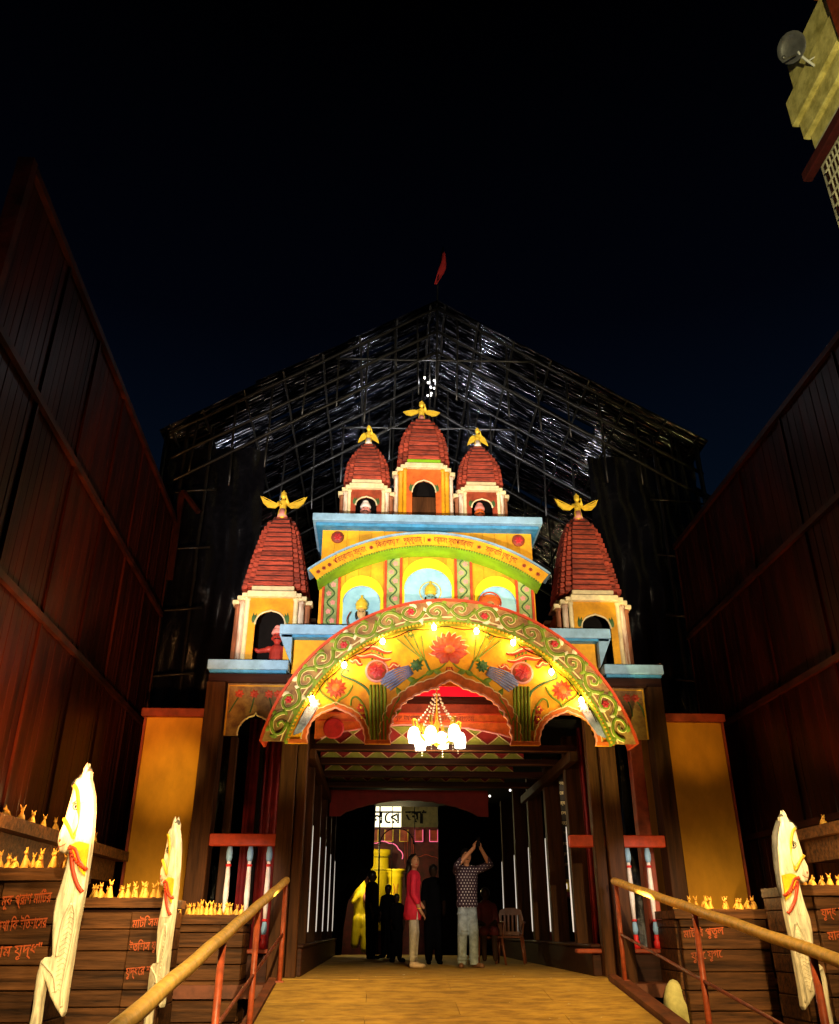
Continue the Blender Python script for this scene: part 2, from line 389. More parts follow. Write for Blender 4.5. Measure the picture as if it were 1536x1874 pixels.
while y < 22:
    xs = [-1.2, .9, 2.95] if k % 2 else [-1.2, -.2, 1.8, 2.95]
    for a, b in zip(xs[:-1], xs[1:]):
        m = MB(); j = rnd.uniform(0, .003); m.box(a + .003, b - .003, y + .004, y + .596, -.05, j); ob('board', m, 'board', deck)
    y += .6; k += 1
m = MB(); m.box(-3.6, 5.4, 11.48, 22, -.2, -.06); ob('deck_base', m, 'kerb', deck)
# handrails
def handrail(label, X, ylow, posts, lean):
    t = thing('handrail', label, 'handrail', (X, 11.4, 0), group='handrails on both sides of the ramp')
    P = lambda y, h: (X, y, rz_(y) + h)
    pts = [P(11.42 - (11.42 - ylow) * i / 30, 1.085 + .004 * math.sin(i * 1.7)) for i in range(31)]
    m = MB(); m.tube(pts, .044, 14); ob('top_rail', m, 'rail', t)
    m = MB(); m.tube([P(11.4, .50), P(ylow, .50)], .016, 8); ob('mid_rail', m, 'railred', t)
    for y in posts:
        m = MB(); m.tube([(X, y, rz_(y) - .25), P(y, 1.06)], .028, 10); ob('post', m, 'railred', t)
        m = MB(); m.box(X - .05, X + .05, y - .05, y + .05, rz_(y) - .01, rz_(y) + .012); ob('base_plate', m, 'railred', t)
    return t
handrail('mustard pipe handrail on the left of the ramp in front of the two left horses', -1.13, 2.0, (11.35, 8.9, 7.0, 4.6, 2.6), 0)
handrail('mustard pipe handrail on the right of the ramp in front of the single right horse', 2.97, 2.0, (11.35, 8.6, 6.35, 4.2), 0)

# ================================================================ timber hoardings both sides
def hoarding(label, side, xa, ya, xb, yb, rows, ncol, top):
    t = thing('hoarding', label, 'hoarding', ((xa + xb) / 2, (ya + yb) / 2, -1.5), group='tall stained ply hoardings flanking the approach')
    L = math.hypot(xb - xa, yb - ya); wdt = L / ncol; ux, uy = (xb - xa) / L, (yb - ya) / L
    nx, ny = (uy, -ux) if side < 0 else (-uy, ux)   # towards the ramp
    if (nx > 0) != (side < 0): nx, ny = -nx, -ny
    meshes = []
    for r0, r1 in rows:
        H = r1 - r0 - .012
        for var in range(2):
            m = MB(); n = 9; wv = wdt - .014
            xs = []
            for i in range(n):
                a = wv * i / n; b = wv * (i + 1) / n; g_ = .007; dd = .006 if (i * 7 + var * 3) % 4 else .010
                xs += [(a, 0), (a + g_, dd), (b - g_, dd), ]
            xs.append((wv, 0)); k = len(xs)
            vs = [(x, d, 0) for x, d in xs] + [(x, d, H) for x, d in xs] + [(0, -.03, 0), (wv, -.03, 0), (0, -.03, H), (wv, -.03, H)]
            fs = [(i, i + 1, k + i + 1, k + i) for i in range(k - 1)] + [(2 * k, 0, k, 2 * k + 2), (k - 1, 2 * k + 1, 2 * k + 3, 2 * k - 1), (2 * k + 1, 2 * k, 2 * k + 2, 2 * k + 3), tuple(range(k, 2 * k)) + (2 * k + 3, 2 * k + 2)]
            m.add(vs, fs)
            if var == 0: me = None
            meshes.append(m)
    ang = math.atan2(uy, ux)
    # local frame of a panel: x along the wall, y towards the ramp
    first = {}
    for ri, (r0, r1) in enumerate(rows):
        for c in range(ncol):
            lx = xa + ux * wdt * c; ly = ya + uy * wdt * c; pr = rnd.uniform(-.006, .010)
            mb = meshes[ri * 2]
            if ri not in first:
                flip = 1 if (math.cos(ang + math.pi / 2) > 0) == (nx > 0) else -1
                mm = MB(); mm.add([(x, y_ * flip, z) for x, y_, z in mb.v], mb.f); first[ri] = ob('ply_panel', mm, 'hoard', t, local=True); o = first[ri]
            else: o = first[ri].copy(); COL.objects.link(o)
            o.location = (lx + nx * pr - t.location.x, ly + ny * pr - t.location.y, r0 + 1.5); o.rotation_euler = (0, rnd.uniform(-.002, .002), ang)
    def bar(pa, pb, z0, z1, d, nm, mt):
        m = MB(); a = Vector((xa + ux * pa, ya + uy * pa)); b = Vector((xa + ux * pb, ya + uy * pb)); nn = Vector((nx, ny))
        q = [a + nn * .014, b + nn * .014, b + nn * (.014 + d), a + nn * (.014 + d)]; m.prismz([tuple(v) for v in q], z0, z1); return ob(nm, m, mt, t)
    for ri, (r0, r1) in enumerate(rows[:-1]): bar(0, L, r1 - .035, r1 + .045, .055, 'rail_batten', 'batten')
    bar(0, L, top - .06, top + .03, .06, 'rail_batten', 'batten')
    for c in range(ncol + 1):
        for r0, r1 in rows: bar(max(0, wdt * c - .02), min(L, wdt * c + .02) + .001, r0 + .05, r1 - .04, .028, 'stud_batten', 'batten' if c in (0, ncol) else 'hoard')
    return t
hl = hoarding('tall dark red-brown ply hoarding on the left behind the two white horses', -1, -3.64, 6.22, -3.95, 14.3, [(-1.5, 1.45), (1.45, 3.55), (3.55, 5.5), (5.5, 7.38)], 6, 7.38)
hr = hoarding('tall dark red-brown ply hoarding on the right behind the single white horse', 1, 5.55, 5.2, 5.55, 14.4, [(-1.5, 1.75), (1.75, 3.48), (3.48, 5.25), (5.25, 7.05)], 6, 7.05)
m = MB(); m.box(-3.72, -3.56, 6.1, 6.2, -1.5, 7.42); ob('end_post', m, 'batten', hl)
# shelves carried by the hoardings
m = MB(); m.box(-3.86, -3.42, 7.6, 12.6, 1.36, 1.48); s = thing('wall_shelf', 'long wooden shelf with figurines fixed along the left hoarding', 'shelf', (-3.6, 10, 1.36)); ob('shelf_board', m, 'plank', s)
m = MB(); m.box(-3.84, -3.56, 7.7, 12.5, 1.10, 1.355); ob('apron', m, 'plank', s)
m = MB(); m.box(5.1, 5.5, 8.5, 10.9, 1.50, 1.62); s = thing('wall_shelf', 'short wooden shelf fixed on the right hoarding above the pedestal', 'shelf', (5.3, 9.7, 1.5)); ob('shelf_board', m, 'plank', s)
m = MB(); m.box(5.2, 5.5, 8.6, 10.8, 1.25, 1.495); ob('apron', m, 'plank', s)

# ================================================================ ochre pillars
def pillar(label, x0, x1, y0, y1, top):
    t = thing('ochre_pillar', label, 'pillar', ((x0 + x1) / 2, (y0 + y1) / 2, -1.5), group='ochre pillars with red caps beside the gate')
    m = MB(); m.bbox(x0, x1, y0, y1, -1.5, top - .12, .012); ob('shaft', m, 'amberw', t)
    m = MB(); m.bbox(x0 - .07, x1 + .05, y0 - .08, y1, top - .12, top, .01); ob('cap', m, 'redw', t)
    for xx in (x0 - .035, x1 + .002):
        m = MB(); m.box(xx, xx + .033, y0 - .01, y0 + .05, -1.5, top - .125); ob('corner_strip', m, 'redw', t)
    return t
pillar('ochre pillar with a red cap left of the gate, brighter of the two', -3.5, -2.66, 12.8, 13.9, 3.5)
pillar('ochre pillar with a red cap right of the gate, half in shade', 4.28, 5.22, 12.8, 13.9, 3.5)

# ================================================================ gatehouse frame: posts, side bays, ledges
gate = thing('gatehouse', 'wooden gatehouse with dark posts, blue ledges and ochre upper walls', 'gatehouse', (.85, 12.4, 0))
def post(x0, x1, y0, y1, z0, z1, nm='post', mt='wood'):
    m = MB(); m.bbox(x0, x1, y0, y1, z0, z1, .008); return ob(nm, m, mt, gate)
post(-1.34, -1.13, 11.75, 11.95, -.3, 3.72); post(-1.12, -.99, 11.8, 11.98, 0, 3.72)
post(3.02, 3.24, 11.75, 11.95, -.3, 3.72); post(2.86, 3.0, 11.82, 11.98, 0, 3.72)
post(-2.5, -2.24, 12.0, 12.3, -.6, 3.72); post(3.88, 4.1, 12.0, 12.3, -.6, 3.72)
post(-2.14, -2.04, 12.32, 12.44, .3, 3.0); post(3.62, 3.80, 12.32, 12.5, .3, 3.3, mt='redw')
post(-2.55, -1.35, 12.02, 12.3, -.55, .26, 'plinth', 'woodh'); post(3.26, 4.12, 12.02, 12.3, -.55, .26, 'plinth', 'woodh')
m = MB(); m.bbox(-2.5, -1.3, 12.05, 12.35, 3.72, 3.855, .01); ob('lintel', m, 'woodh', gate)
m = MB(); m.bbox(3.1, 4.12, 12.05, 12.35, 3.72, 3.855, .01); ob('lintel', m, 'woodh', gate)
def side_arch(x0, x1):
    cx = (x0 + x1) / 2; zb, zt = 2.98, 3.72; r = (x1 - x0) / 2 - .20; n = 30; inn = []
    for i in range(n + 1):
        a = math.pi * i / n; rr = r * (1 + .035 * abs(math.sin(i * math.pi / 2.5)))
        inn.append((cx - rr * math.cos(a), zb + rr * 1.15 * math.sin(a) ** .9 + (.05 if i == n // 2 else 0)))
    out = [(x0, zb)] + inn + [(x1, zb), (x1, zt), (x0, zt)]
    ob('arch_panel', plate_mb([out], 12.12, 12.17), 'ringbg', gate)
    m = MB(); m.tube([(x, 12.11, z) for x, z in inn], .014, 6); ob('arch_trim', m, 'outl', gate)
    m = MB(); m.tube([(x0 + .02, 12.115, zb), (x0 + .02, 12.115, zt - .03), (x1 - .02, 12.115, zt - .03), (x1 - .02, 12.115, zb)], .012, 5); ob('panel_border', m, 'ochre', gate)
    m = MB(); md = MB()
    for k, fx in enumerate((-.27, -.05, .17, .30)):
        m.cut(); md.cut()
        for q in range(7): petal(m, (cx + fx * (x1 - x0) / .9, zt - .15), q * 2 * math.pi / 7, .07, .045, 12.118, .012)
        md.tube(spl([(cx + fx, 12.115, zt - .2), (cx + fx * 1.2, 12.115, zt - .3), (cx + fx * 1.35 - .02, 12.115, zt - .42)], 4), .010, 5)
    obs('painted_flower', m, 'redo', gate); obs('painted_stem', md, 'dgreen', gate)
side_arch(-2.22, -1.35); side_arch(3.02, 3.86)
# side ledge (cyan blue) with wing towers above it
def ledge(x0, x1, y0, y1, z0, z1, soff=True):
    m = MB(); m.bbox(x0, x1, y0, y1, z0, z1, .008); ob('ledge', m, 'blue', gate)
    if soff:
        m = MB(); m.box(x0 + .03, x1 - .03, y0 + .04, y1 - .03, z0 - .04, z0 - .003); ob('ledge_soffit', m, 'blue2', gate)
ledge(-2.52, -1.36, 11.98, 13.9, 3.90, 4.04); ledge(3.27, 4.15, 11.98, 13.9, 3.90, 4.04)
# middle box
m = MB(); m.bbox(-1.34, 3.25, 12.2, 13.9, 3.73, 4.42, .01); ob('middle_wall', m, 'ochre', gate)
ledge(-1.53, 3.43, 12.02, 12.9, 4.455, 4.60)
for s_, xx in ((1, -1.53), (-1, 3.43)):                        # angled blue brackets
    m = MB(); m.prismy([(xx, 4.45), (xx + s_ * .19, 4.02), (xx + s_ * .19, 4.45)] if s_ > 0 else [(xx, 4.45), (xx - .19, 4.45), (xx - .19, 4.02)], 12.06, 12.8); ob('bracket', m, 'blue', gate)
# upper wall made of vertical boards
UX0, UX1, UY = -1.02, 2.42, 12.55
nb = 17; wb = (UX1 - UX0) / nb
for i in range(nb):
    m = MB(); j = rnd.uniform(0, .004); m.box(UX0 + i * wb + .002, UX0 + (i + 1) * wb - .002, UY + j, UY + .08, 4.605, 6.40); ob('wall_board', m, 'ochre', gate)
m = MB(); m.box(UX0 + .01, UX1 - .01, UY + .085, 13.8, 4.61, 6.40); ob('upper_wall_core', m, 'redw', gate)
m = MB(); m.bbox(-1.17, 2.57, 12.28, 13.9, 6.46, 6.585, .008); ob('ledge', m, 'blue', gate)
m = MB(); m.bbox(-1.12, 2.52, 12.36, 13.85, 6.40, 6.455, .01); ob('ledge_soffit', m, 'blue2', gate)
# niches
def niche(cx, w_, zt, rw, y=UY):
    out = [(cx - w_ / 2, 4.62)] + [(cx - w_ / 2 * math.cos(math.pi * i / 20), zt - w_ / 2 * .95 + w_ / 2 * .95 * math.sin(math.pi * i / 20)) for i in range(21)] + [(cx + w_ / 2, 4.62)]
    ob('niche_surround', plate_mb([out], y - .022, y - .002), 'niche', gate)
    q = w_ / 2 - rw; z2 = zt - .19
    out = [(cx - q, 4.625)] + [(cx - q * math.cos(math.pi * i / 20), z2 - q * .95 + q * .95 * math.sin(math.pi * i / 20)) for i in range(21)] + [(cx + q, 4.625)]
    ob('niche_back', plate_mb([out], y - .034, y - .024), 'sky', gate)
    m = MB(); m.tube([(x, y - .036, z) for x, z in out[1:-1]], .009, 5); ob('niche_trim', m, 'blue', gate)
niche(-.345, .68, 5.60, .05); niche(.705, .82, 5.92, .035); niche(1.80, .70, 5.63, .05)
# strips and vine pilasters
def vpil(cx, z0, z1, w_=.20):
    m = MB(); m.box(cx - w_ / 2, cx + w_ / 2, UY - .03, UY - .003, z0, z1); ob('vine_pilaster', m, mat('pilaster_green', (.30, .36, .12), .6, .2, 6, .1) if 'pg' not in M else 'pg', gate)
    for s_ in (-1, 1):
        m = MB(); m.box(cx + s_ * (w_ / 2 + .025) - .018, cx + s_ * (w_ / 2 + .025) + .018, UY - .04, UY - .003, z0, z1); ob('red_strip', m, 'redo', gate)
    n = 7; A = .055; P = .30; pts = []; z = z1 - .02
    while z > z0: pts.append((cx + A * math.sin((z1 - z) / P * 2 * math.pi), UY - .036, z)); z -= .03
    m = MB(); m.tube(pts, .012, 5); ob('vine', m, 'dgreen', gate)
    fl = MB(); k = 0; z = z1 - .075
    while z > z0 + .04:
        s_ = -1 if k % 2 == 0 else 1
        fl.cut()
        for q in range(5): petal(fl, (cx + s_ * .032, z), q * 2 * math.pi / 5 + .5, .050, .042, UY - .034, .010, 4)
        z -= P / 2; k += 1
    obs('pink_flower', fl, 'pink', gate)
M['pg'] = mat('pilaster_green', (.30, .36, .12), .6, .2, 6, .1)
vpil(-.83, 4.62, 5.66); vpil(.15, 4.62, 6.04); vpil(1.275, 4.62, 6.05); vpil(2.25, 4.62, 5.63)
# rosettes on the top corners
for cx in (-.77, 2.20):
    m = MB(); m.lathe([(.105, 0), (.105, .02), (.09, .03)], n=18); m.xf(lambda x, y, z: (cx + x, UY - z, 6.27 + y)); ob('rosette', m, 'redw', gate)
    m = MB()
    for q in range(6): petal(m, (cx, 6.27), q * math.pi / 3, .08, .05, UY - .032, .015, 4)
    m.sph((cx, UY - .04, 6.27), .02); ob('rosette_petals', m, 'crim', gate)
# curved banner hood
BX, BZ, BR = .71, 3.19, 3.006
hood = MB(); hood.strip(arc(BX, BZ, BR - .225, 128.7, 51.3, 44), arc(BX, BZ, BR - .02, 128.7, 51.3, 44), 12.15, 12.17); ob('banner_face', hood, 'ochre', gate)
m = MB(); m.strip(arc(BX, BZ, BR - .245, 128.9, 51.1, 44), arc(BX, BZ, BR - .227, 128.9, 51.1, 44), 12.13, 12.54); ob('banner_soffit', m, 'lime', gate)
m = MB(); m.strip(arc(BX, BZ, BR - .018, 129, 51, 44), arc(BX, BZ, BR + .012, 129, 51, 44), 12.12, 12.54); ob('banner_top', m, 'blue', gate)
m = MB(); N = 90
for i in range(N): 
    a = R(51.8 + 76.4 * (i + .5) / N); m.sph((BX + (BR - .235) * math.cos(a), 12.13, BZ + (BR - .235) * math.sin(a)), .018, 6, 4)
ob('bead_trim', m, 'green', gate, kind='stuff')
def ang_of(x): return math.degrees(math.acos((x - BX) / (BR - .12)))
def banner_text(body, xa, xb):
    t = text_mb(body, .135); adeg = (ang_of(xa) + ang_of(xb)) / 2
    rr = BR - .155; L = R(ang_of(xa) - ang_of(xb)) * rr; x0 = min(v[0] for v in t.v); x1 = max(v[0] for v in t.v); f_ = L / (x1 - x0); xm = (x0 + x1) / 2
    t.xf(lambda x, y, z: ((x - xm) * f_, y, z))
    t.xf(lambda x, y, z: (BX + (rr + y) * math.cos(R(adeg) - x / rr), 12.146, BZ + (rr + y) * math.sin(R(adeg) - x / rr)))
    ob('banner_text', t, 'maroon', gate)
for body, xa, xb in (('পিরত্রাণায় সাধুনাং', -.78, -.29), ('িবনাশায় চ', -.13, .24), ('দুষ্কৃতাম্ ।', .30, .63), ('ধর্মসং স্থাপনার্থায়', .78, 1.40), ('সম্ভবািম যুগে যুগে', 1.60, 2.10)): banner_text(body, xa, xb)
def star(adeg):
    m = MB(); a = R(adeg); rr = BR - .12; c = (BX + rr * math.cos(a), BZ + rr * math.sin(a))
    for q in range(8): petal(m, c, q * math.pi / 4, .042, .018, 12.148, .006, 3)
    m.sph((c[0], 12.145, c[1]), .014, 6, 4); ob('banner_star', m, 'maroon', gate)
for a in (-1.02, -.935, -.85, -.21, .705, 1.50, 2.20, 2.30, 2.41): star(ang_of(a))

# painted relief busts in the niches
def bust(label, cx, zb, s, kind):
    t = thing('bust', label, 'figure', (cx, UY - .06, zb))
    m = MB()
    caps(m, ((cx - .13 * s, UY - .06, zb), .05 * s, (cx + .13 * s, UY - .06, zb), .05 * s), ((cx, UY - .07, zb + .05 * s), .07 * s, (cx, UY - .07, zb - .10 * s), .09 * s), ((cx, UY - .07, zb + .06 * s), .035 * s, (cx, UY - .08, zb + .14 * s), .034 * s))
    m.sph((cx, UY - .09, zb + .20 * s), (.072 * s, .06 * s, .095 * s)); m.sph((cx, UY - .155, zb + .19 * s), (.012 * s, .015 * s, .022 * s))
    skin = mat('bust_skin', (.75, .45, .18), .5) if kind != 'green' else mat('bust_green', (.25, .5, .45), .5)
    ob('body', m, skin, t, remesh=.008 * max(s, .8))
    if kind == 'turban':
        m = MB(); m.sph((cx, UY - .07, zb + .27 * s), (.15 * s, .07, .11 * s), 16, 8); ob('turban', m, 'orange', t)
        m = MB(); m.tube([(cx + .15 * s * math.cos(a / 10 * math.pi), UY - .10, zb + .25 * s + .15 * s * math.sin(a / 10 * math.pi)) for a in range(-1, 12)], .012, 6); ob('turban_band', m, 'redo', t)
    else:
        m = MB(); c_ = (cx, UY - .08, zb + .27 * s)
        m.lathe([(.082 * s, 0), (.098 * s, .02 * s), (.086 * s, .04 * s), (.10 * s, .07 * s), (.085 * s, .12 * s), (.05 * s, .16 * s), (.02 * s, .19 * s), (.018 * s, .22 * s), (.002, .24 * s)], c_, 14); ob('crown', m, 'gold', t)
        m = MB(); m.sph((cx - .075 * s, UY - .075, zb + .17 * s), (.025 * s, .03, .07 * s)); m.sph((cx + .075 * s, UY - .075, zb + .17 * s), (.025 * s, .03, .07 * s)); ob('hair', m, 'hair', t)
        m = MB(); m.tube([(cx - .09 * s + .18 * s * i / 10, UY - .13, zb + .04 * s - .05 * s * math.sin(math.pi * i / 10)) for i in range(11)], .014 * s, 6); ob('necklace', m, 'gold', t)
    m = MB()
    for sx_ in (-1, 1): m.sph((cx + sx_ * .028 * s, UY - .145, zb + .215 * s), (.014 * s, .008, .008 * s), 8, 5)
    ob('eyes', m, 'hair', t)
    if kind == 'bow':
        m = MB(); m.tube(spl([(cx - .17, UY - .1, zb + .22), (cx - .22, UY - .1, zb + .10), (cx - .20, UY - .1, zb - .02), (cx - .24, UY - .1, zb - .16)], 5), .010, 6); ob('bow', m, 'maroon', t)
    return t
bust('painted bust with golden crown and a bow in the left blue niche', -.34, 4.74, 1.0, 'bow')
bust('painted bust with a small pointed golden crown in the middle blue niche', .74, 5.0, 1.0, 'green')
bust('painted bust in an orange turban leaning in the right blue niche', 1.68, 4.86, 1.15, 'turban')
mm = MB(); mm.tube([(.74 + .17 * math.cos(i / 24 * 2 * math.pi), UY - .045, 5.33 + .17 * math.sin(i / 24 * 2 * math.pi)) for i in range(25)], .008, 5); ob('halo_ring', mm, 'gold', gate)

# ================================================================ towers
def octo(w_, k1, k2):                               # stepped (re-entrant) square outline of half width w_
    a, b, c = w_, w_ * k1, w_ * k2
    q = [(b, -a), (b, -b * 1.0), ]
    pts = [(-c, -a), (c, -a), (c, -b), (b, -b), (b, -c), (a, -c)]
    out = []
    for r_ in range(4):
        for x, y in pts[:]:
            for _ in range(r_): x, y = -y, x
            out.append((x, y))
    # remove consecutive duplicates
    res = []
    for p in out:
        if not res or (abs(res[-1][0] - p[0]) + abs(res[-1][1] - p[1])) > 1e-5: res.append(p)
    return res
PROF = {'large': [(0, 1), (.4, .82), (.8, .60), (.93, .45), (1, .30)], 'centre': [(0, 1), (.35, .95), (.6, .84), (.85, .64), (1, .48)], 'small': [(0, 1), (.4, .92), (.65, .74), (.85, .52), (1, .34)]}
def prof(u, P):
    for (a, x), (b, y) in zip(P[:-1], P[1:]):
        if u <= b + 1e-9: return x + (y - x) * (u - a) / (b - a)
    return P[-1][1]
def tower(label, cx, cy, z0, hw, zc, zt, ntier, arch, group, kind_='large', face='ochre', pal=0):
    """hw half width, zc column top, zt spire top"""
    t = thing('shrine_tower', label, 'tower', (cx, cy, z0), group=group)
    f = cy - hw
    # columns stepping back on both sides
    cr = .038 * hw / .5 + .012
    for s_ in (-1, 1):
        for k, (dx, dy) in enumerate(((.66, .0), (.80, .10), (.95, .26), (.95, 1.7))):
            x = cx + s_ * hw * dx; yy = f + hw * dy + cr
            m = MB(); rr = cr * (1.0 if k else .75); zt_ = zc - (.0, .03, .07, .07)[k]
            m.lathe([(rr * 1.25, 0), (rr * 1.25, .04), (rr, .05), (rr * .92, (zt_ - z0) * .5), (rr * .88, zt_ - z0 - .05), (rr * 1.2, zt_ - z0 - .04), (rr * 1.2, zt_ - z0)], (x, yy, z0), 10)
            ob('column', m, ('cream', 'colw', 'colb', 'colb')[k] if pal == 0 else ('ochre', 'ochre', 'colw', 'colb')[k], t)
            m = MB(); c2 = cr * 1.55; m.bbox(x - c2, x + c2, yy - c2, yy + c2, zt_, zt_ + .065, .006); ob('capital', m, 'cream', t)
    # arch panel
    w2 = hw * .60; ow = w2 * .68; out = []; zs = z0 + (zc - z0) * .60 if arch == 'tall' else z0 + (zc - z0) * .58; zp = z0 + (zc - z0) * (.80 if arch == 'tall' else .80)
    sp = [(cx - ow, z0), (cx - ow, zs)]
    for i in range(1, 12):
        u = i / 12; sp.append((cx - ow * (1 - u ** 1.9) * 1.0, zs + (zp - zs) * (1 - (1 - u) ** 1.8)))
    sp.append((cx, zp + .012)); sp += [(2 * cx - x, z) for x, z in reversed(sp[:-1])]
    out = [(cx - w2, z0)] + sp + [(cx + w2, z0), (cx + w2, zc), (cx - w2, zc)]
    ob('arch_panel', plate_mb([out], f + .03, f + .07), face, t)
    m = MB(); m.tube([(x, f + .022, z) for x, z in sp[1:-1]], .014, 6); ob('arch_trim', m, 'cream', t)
    m = MB()
    for s_ in (-1, 1):
        m.cut()
        for a_ in (60, 85, 110): petal(m, (cx + s_ * w2 * .80, zs + .02), R(90 + s_ * (a_ - 90) * .6 + s_ * 22), .16 * hw / .5, .045, f + .028, .012)
    obs('painted_leaf', m, 'dgreen', t)
    m = MB(); m.box(cx - hw * .92, cx + hw * .92, f + hw * .55, f + hw * .58, z0, zc - .05); ob('back_panel', m, 'black', t)
    for s_ in (-1, 1):
        m = MB(); xx = cx + s_ * hw * .93; m.box(xx - .02, xx + .02, f + hw * .5, f + hw * 1.6, z0, zc - .08); ob('side_wall', m, 'amberw' if pal == 0 else 'redw', t)
    # cornice
    m = MB(); m.bbox(cx - w2 * 1.12, cx + w2 * 1.12, f - .05, f + .3, zc + .003, zc + .095, .01); ob('cornice', m, 'cream', t)
    m = MB(); m.prismz([(cx + x, cy + y) for x, y in octo(hw * .98, .84, .6)], zc + .068, zc + .10); ob('cornice_slab', m, 'colw', t)
    m = MB(); m.bbox(cx - w2 * .98, cx + w2 * .98, f + .02, f + .3, zc + .13, zc + .20, .008); ob('frieze', m, 'cream' if pal == 0 else 'lime', t)
    # spire tiers
    zb = zc + .215; H = zt - zb
    m = MB(); m.prismz([(cx - hw * .5, cy - hw * .5), (cx + hw * .5, cy - hw * .5), (cx + hw * .5, cy + hw * .5), (cx - hw * .5, cy + hw * .5)], zc + .10, zb + H * .55); ob('spire_core', m, 'tierd', t)
    for i in range(ntier):
        u = i / (ntier - 1); wv = hw * .93 * prof(u, PROF[kind_])
        a, b = zb + H * i / ntier, zb + H * (i + 1) / ntier; th = (b - a)
        c = .56; pr = wv * 1.0
        m = MB(); tw = wv * .60
        m.bbox(cx - tw, cx + tw, cy - wv, cy + wv, a + th * .06, b - th * .24, .006)
        m.bbox(cx - wv, cx + wv, cy - tw, cy + tw, a + th * .061, b - th * .239, .006)
        ob('spire_tier', m, 'tier', t)
        m = MB(); g_ = wv * .93; m.box(cx - g_, cx + g_, cy - tw * .97, cy + tw * .97, b - th * .235, b + th * .055); m.box(cx - tw * .97, cx + tw * .97, cy - g_, cy + g_, b - th * .234, b + th * .054); ob('tier_joint', m, 'tierd', t)
        if u < .88:
            for s_ in (-1, 1):
                m = MB(); w1 = wv * .79; w3 = wv * .93
                m.bbox(cx + s_ * tw + (.0 if s_ > 0 else -(w1 - tw)) + s_ * .004, cx + s_ * tw + ((w1 - tw) if s_ > 0 else 0) + s_ * .004, cy - w3 * .97, cy + w3 * .9, a - th * .12, b - th * .34, .005)
                m.bbox(cx + s_ * (w1 + .01) + (0 if s_ > 0 else -(w3 - w1)), cx + s_ * (w1 + .01) + ((w3 - w1) if s_ > 0 else 0), cy - wv * .80, cy + wv * .78, a - th * .25, b - th * .46, .005)
                ob('corner_tier', m, 'tier', t)
    return t
GS = 'spired shrine towers on the gatehouse'
tower('large red spired tower on the left wing ledge, guard figure in its arch', -1.72, 12.86, 4.045, .56, 5.12, 6.72, 15, 'tall', GS)
tower('large red spired tower on the right wing ledge, its arch empty', 3.30, 12.86, 4.045, .56, 5.14, 6.80, 15, 'tall', GS)
tower('tallest centre tower on the top blue ledge with arched brown door', .66, 13.3, 6.59, .50, 7.74, 8.95, 10, 'tall', GS, 'centre', 'orange', 1)
tower('small spired tower on the top ledge left of the centre tower', -.33, 13.25, 6.59, .44, 7.32, 8.42, 10, 'low', GS, 'small', 'redw')
tower('small spired tower on the top ledge right of the centre tower', 1.66, 13.25, 6.59, .44, 7.32, 8.42, 10, 'low', GS, 'small', 'redw')
m = MB(); m.bbox(.45, .87, 12.88, 12.92, 6.59, 7.22, .005); o = ob('tower_door', m, 'wood'); tag(o, 'plain brown door leaf inside the arch of the centre tower', 'door')

# winged finial statues
def winged(label, c, s, wing, yaw=0):
    t = thing('winged_statue', label, 'statue', c, yaw, group='gilded winged figures on the spires')
    m = MB(); caps(m, ((0, 0, .0), .045, (0, 0, .10), .035), ((0, 0, .10), .05, (0, 0, .24), .062), ((-.05, 0, .24), .03, (.05, 0, .24), .03), ((0, 0, .27), .025, (0, 0, .31), .025),
                   ((-.03, 0, .1), .035, (-.05, -.03, .0), .025), ((.03, 0, .1), .035, (.04, -.04, .0), .025), ((-.08, -.01, .24), .022, (-.03, -.08, .17), .018), ((.08, -.01, .24), .022, (.06, -.06, .28), .016), ((.06, -.06, .28), .016, (.05, -.07, .34), .014))
    m.sph((0, -.01, .36), (.052, .052, .062)); m.xf(lambda x, y, z: (x * s, y * s, z * s)); ob('body', m, 'gold', t, local=True, remesh=.010 * s)
    m = MB(); m.sph((0, .0, .405), (.05, .05, .03)); m.sph((0, 0, .44), (.02, .02, .025)); m.xf(lambda x, y, z: (x * s, y * s, z * s)); ob('head_crown', m, 'gold', t, local=True)
    m = MB(); m.lathe([(.085, 0), (.07, .05), (.052, .14)], (0, 0, -.02), 10); m.xf(lambda x, y, z: (x * s, y * s, z * s)); ob('skirt', m, 'pink' if wing != 'down' else 'white', t, local=True)
    for sd in (-1, 1):
        m = MB()
        if wing == 'up': base = [(0, 0), (.10, .02), (.22, .06), (.33, .14), (.28, .02), (.20, -.06), (.08, -.07)]
        elif wing == 'flat': base = [(0, 0), (.08, .04), (.18, .03), (.30, -.01), (.24, -.07), (.15, -.09), (.04, -.04)]
        else: base = [(0, 0), (.06, .05), (.12, -.02), (.16, -.12), (.18, -.20), (.09, -.14), (.02, -.10)]
        out = [(sd * (x + .045) * s, (z + .22) * s) for x, z in base]
        if sd < 0: out = out[::-1]
        m.prismy(out, .0, .03 * s)
        for k in range(3):
            a0 = base[0]; a1 = base[3 + k]; m.tube([(sd * (a0[0] + .06) * s, -.004, (a0[1] + .20) * s), (sd * (a1[0] * .88 + .045) * s, -.004, (a1[1] * .88 + .22) * s)], .006 * s, 5)
        ob('wing', m, 'gold', t, local=True)
    return t
winged('gilded winged figure with raised wings on the large left spire', (-1.72, 12.72, 6.72), 1.05, 'up')
winged('gilded winged figure with raised wings on the large right spire', (3.28, 12.72, 6.80), 1.0, 'up')
winged('gilded figure with wings spread flat on the tallest centre spire', (.64, 13.2, 8.96), 1.0, 'flat')
winged('small gilded figure with drooping wings on the small left spire', (-.33, 13.15, 8.43), .85, 'down')
winged('small gilded figure with drooping wings on the small right spire', (1.66, 13.15, 8.43), .85, 'down')
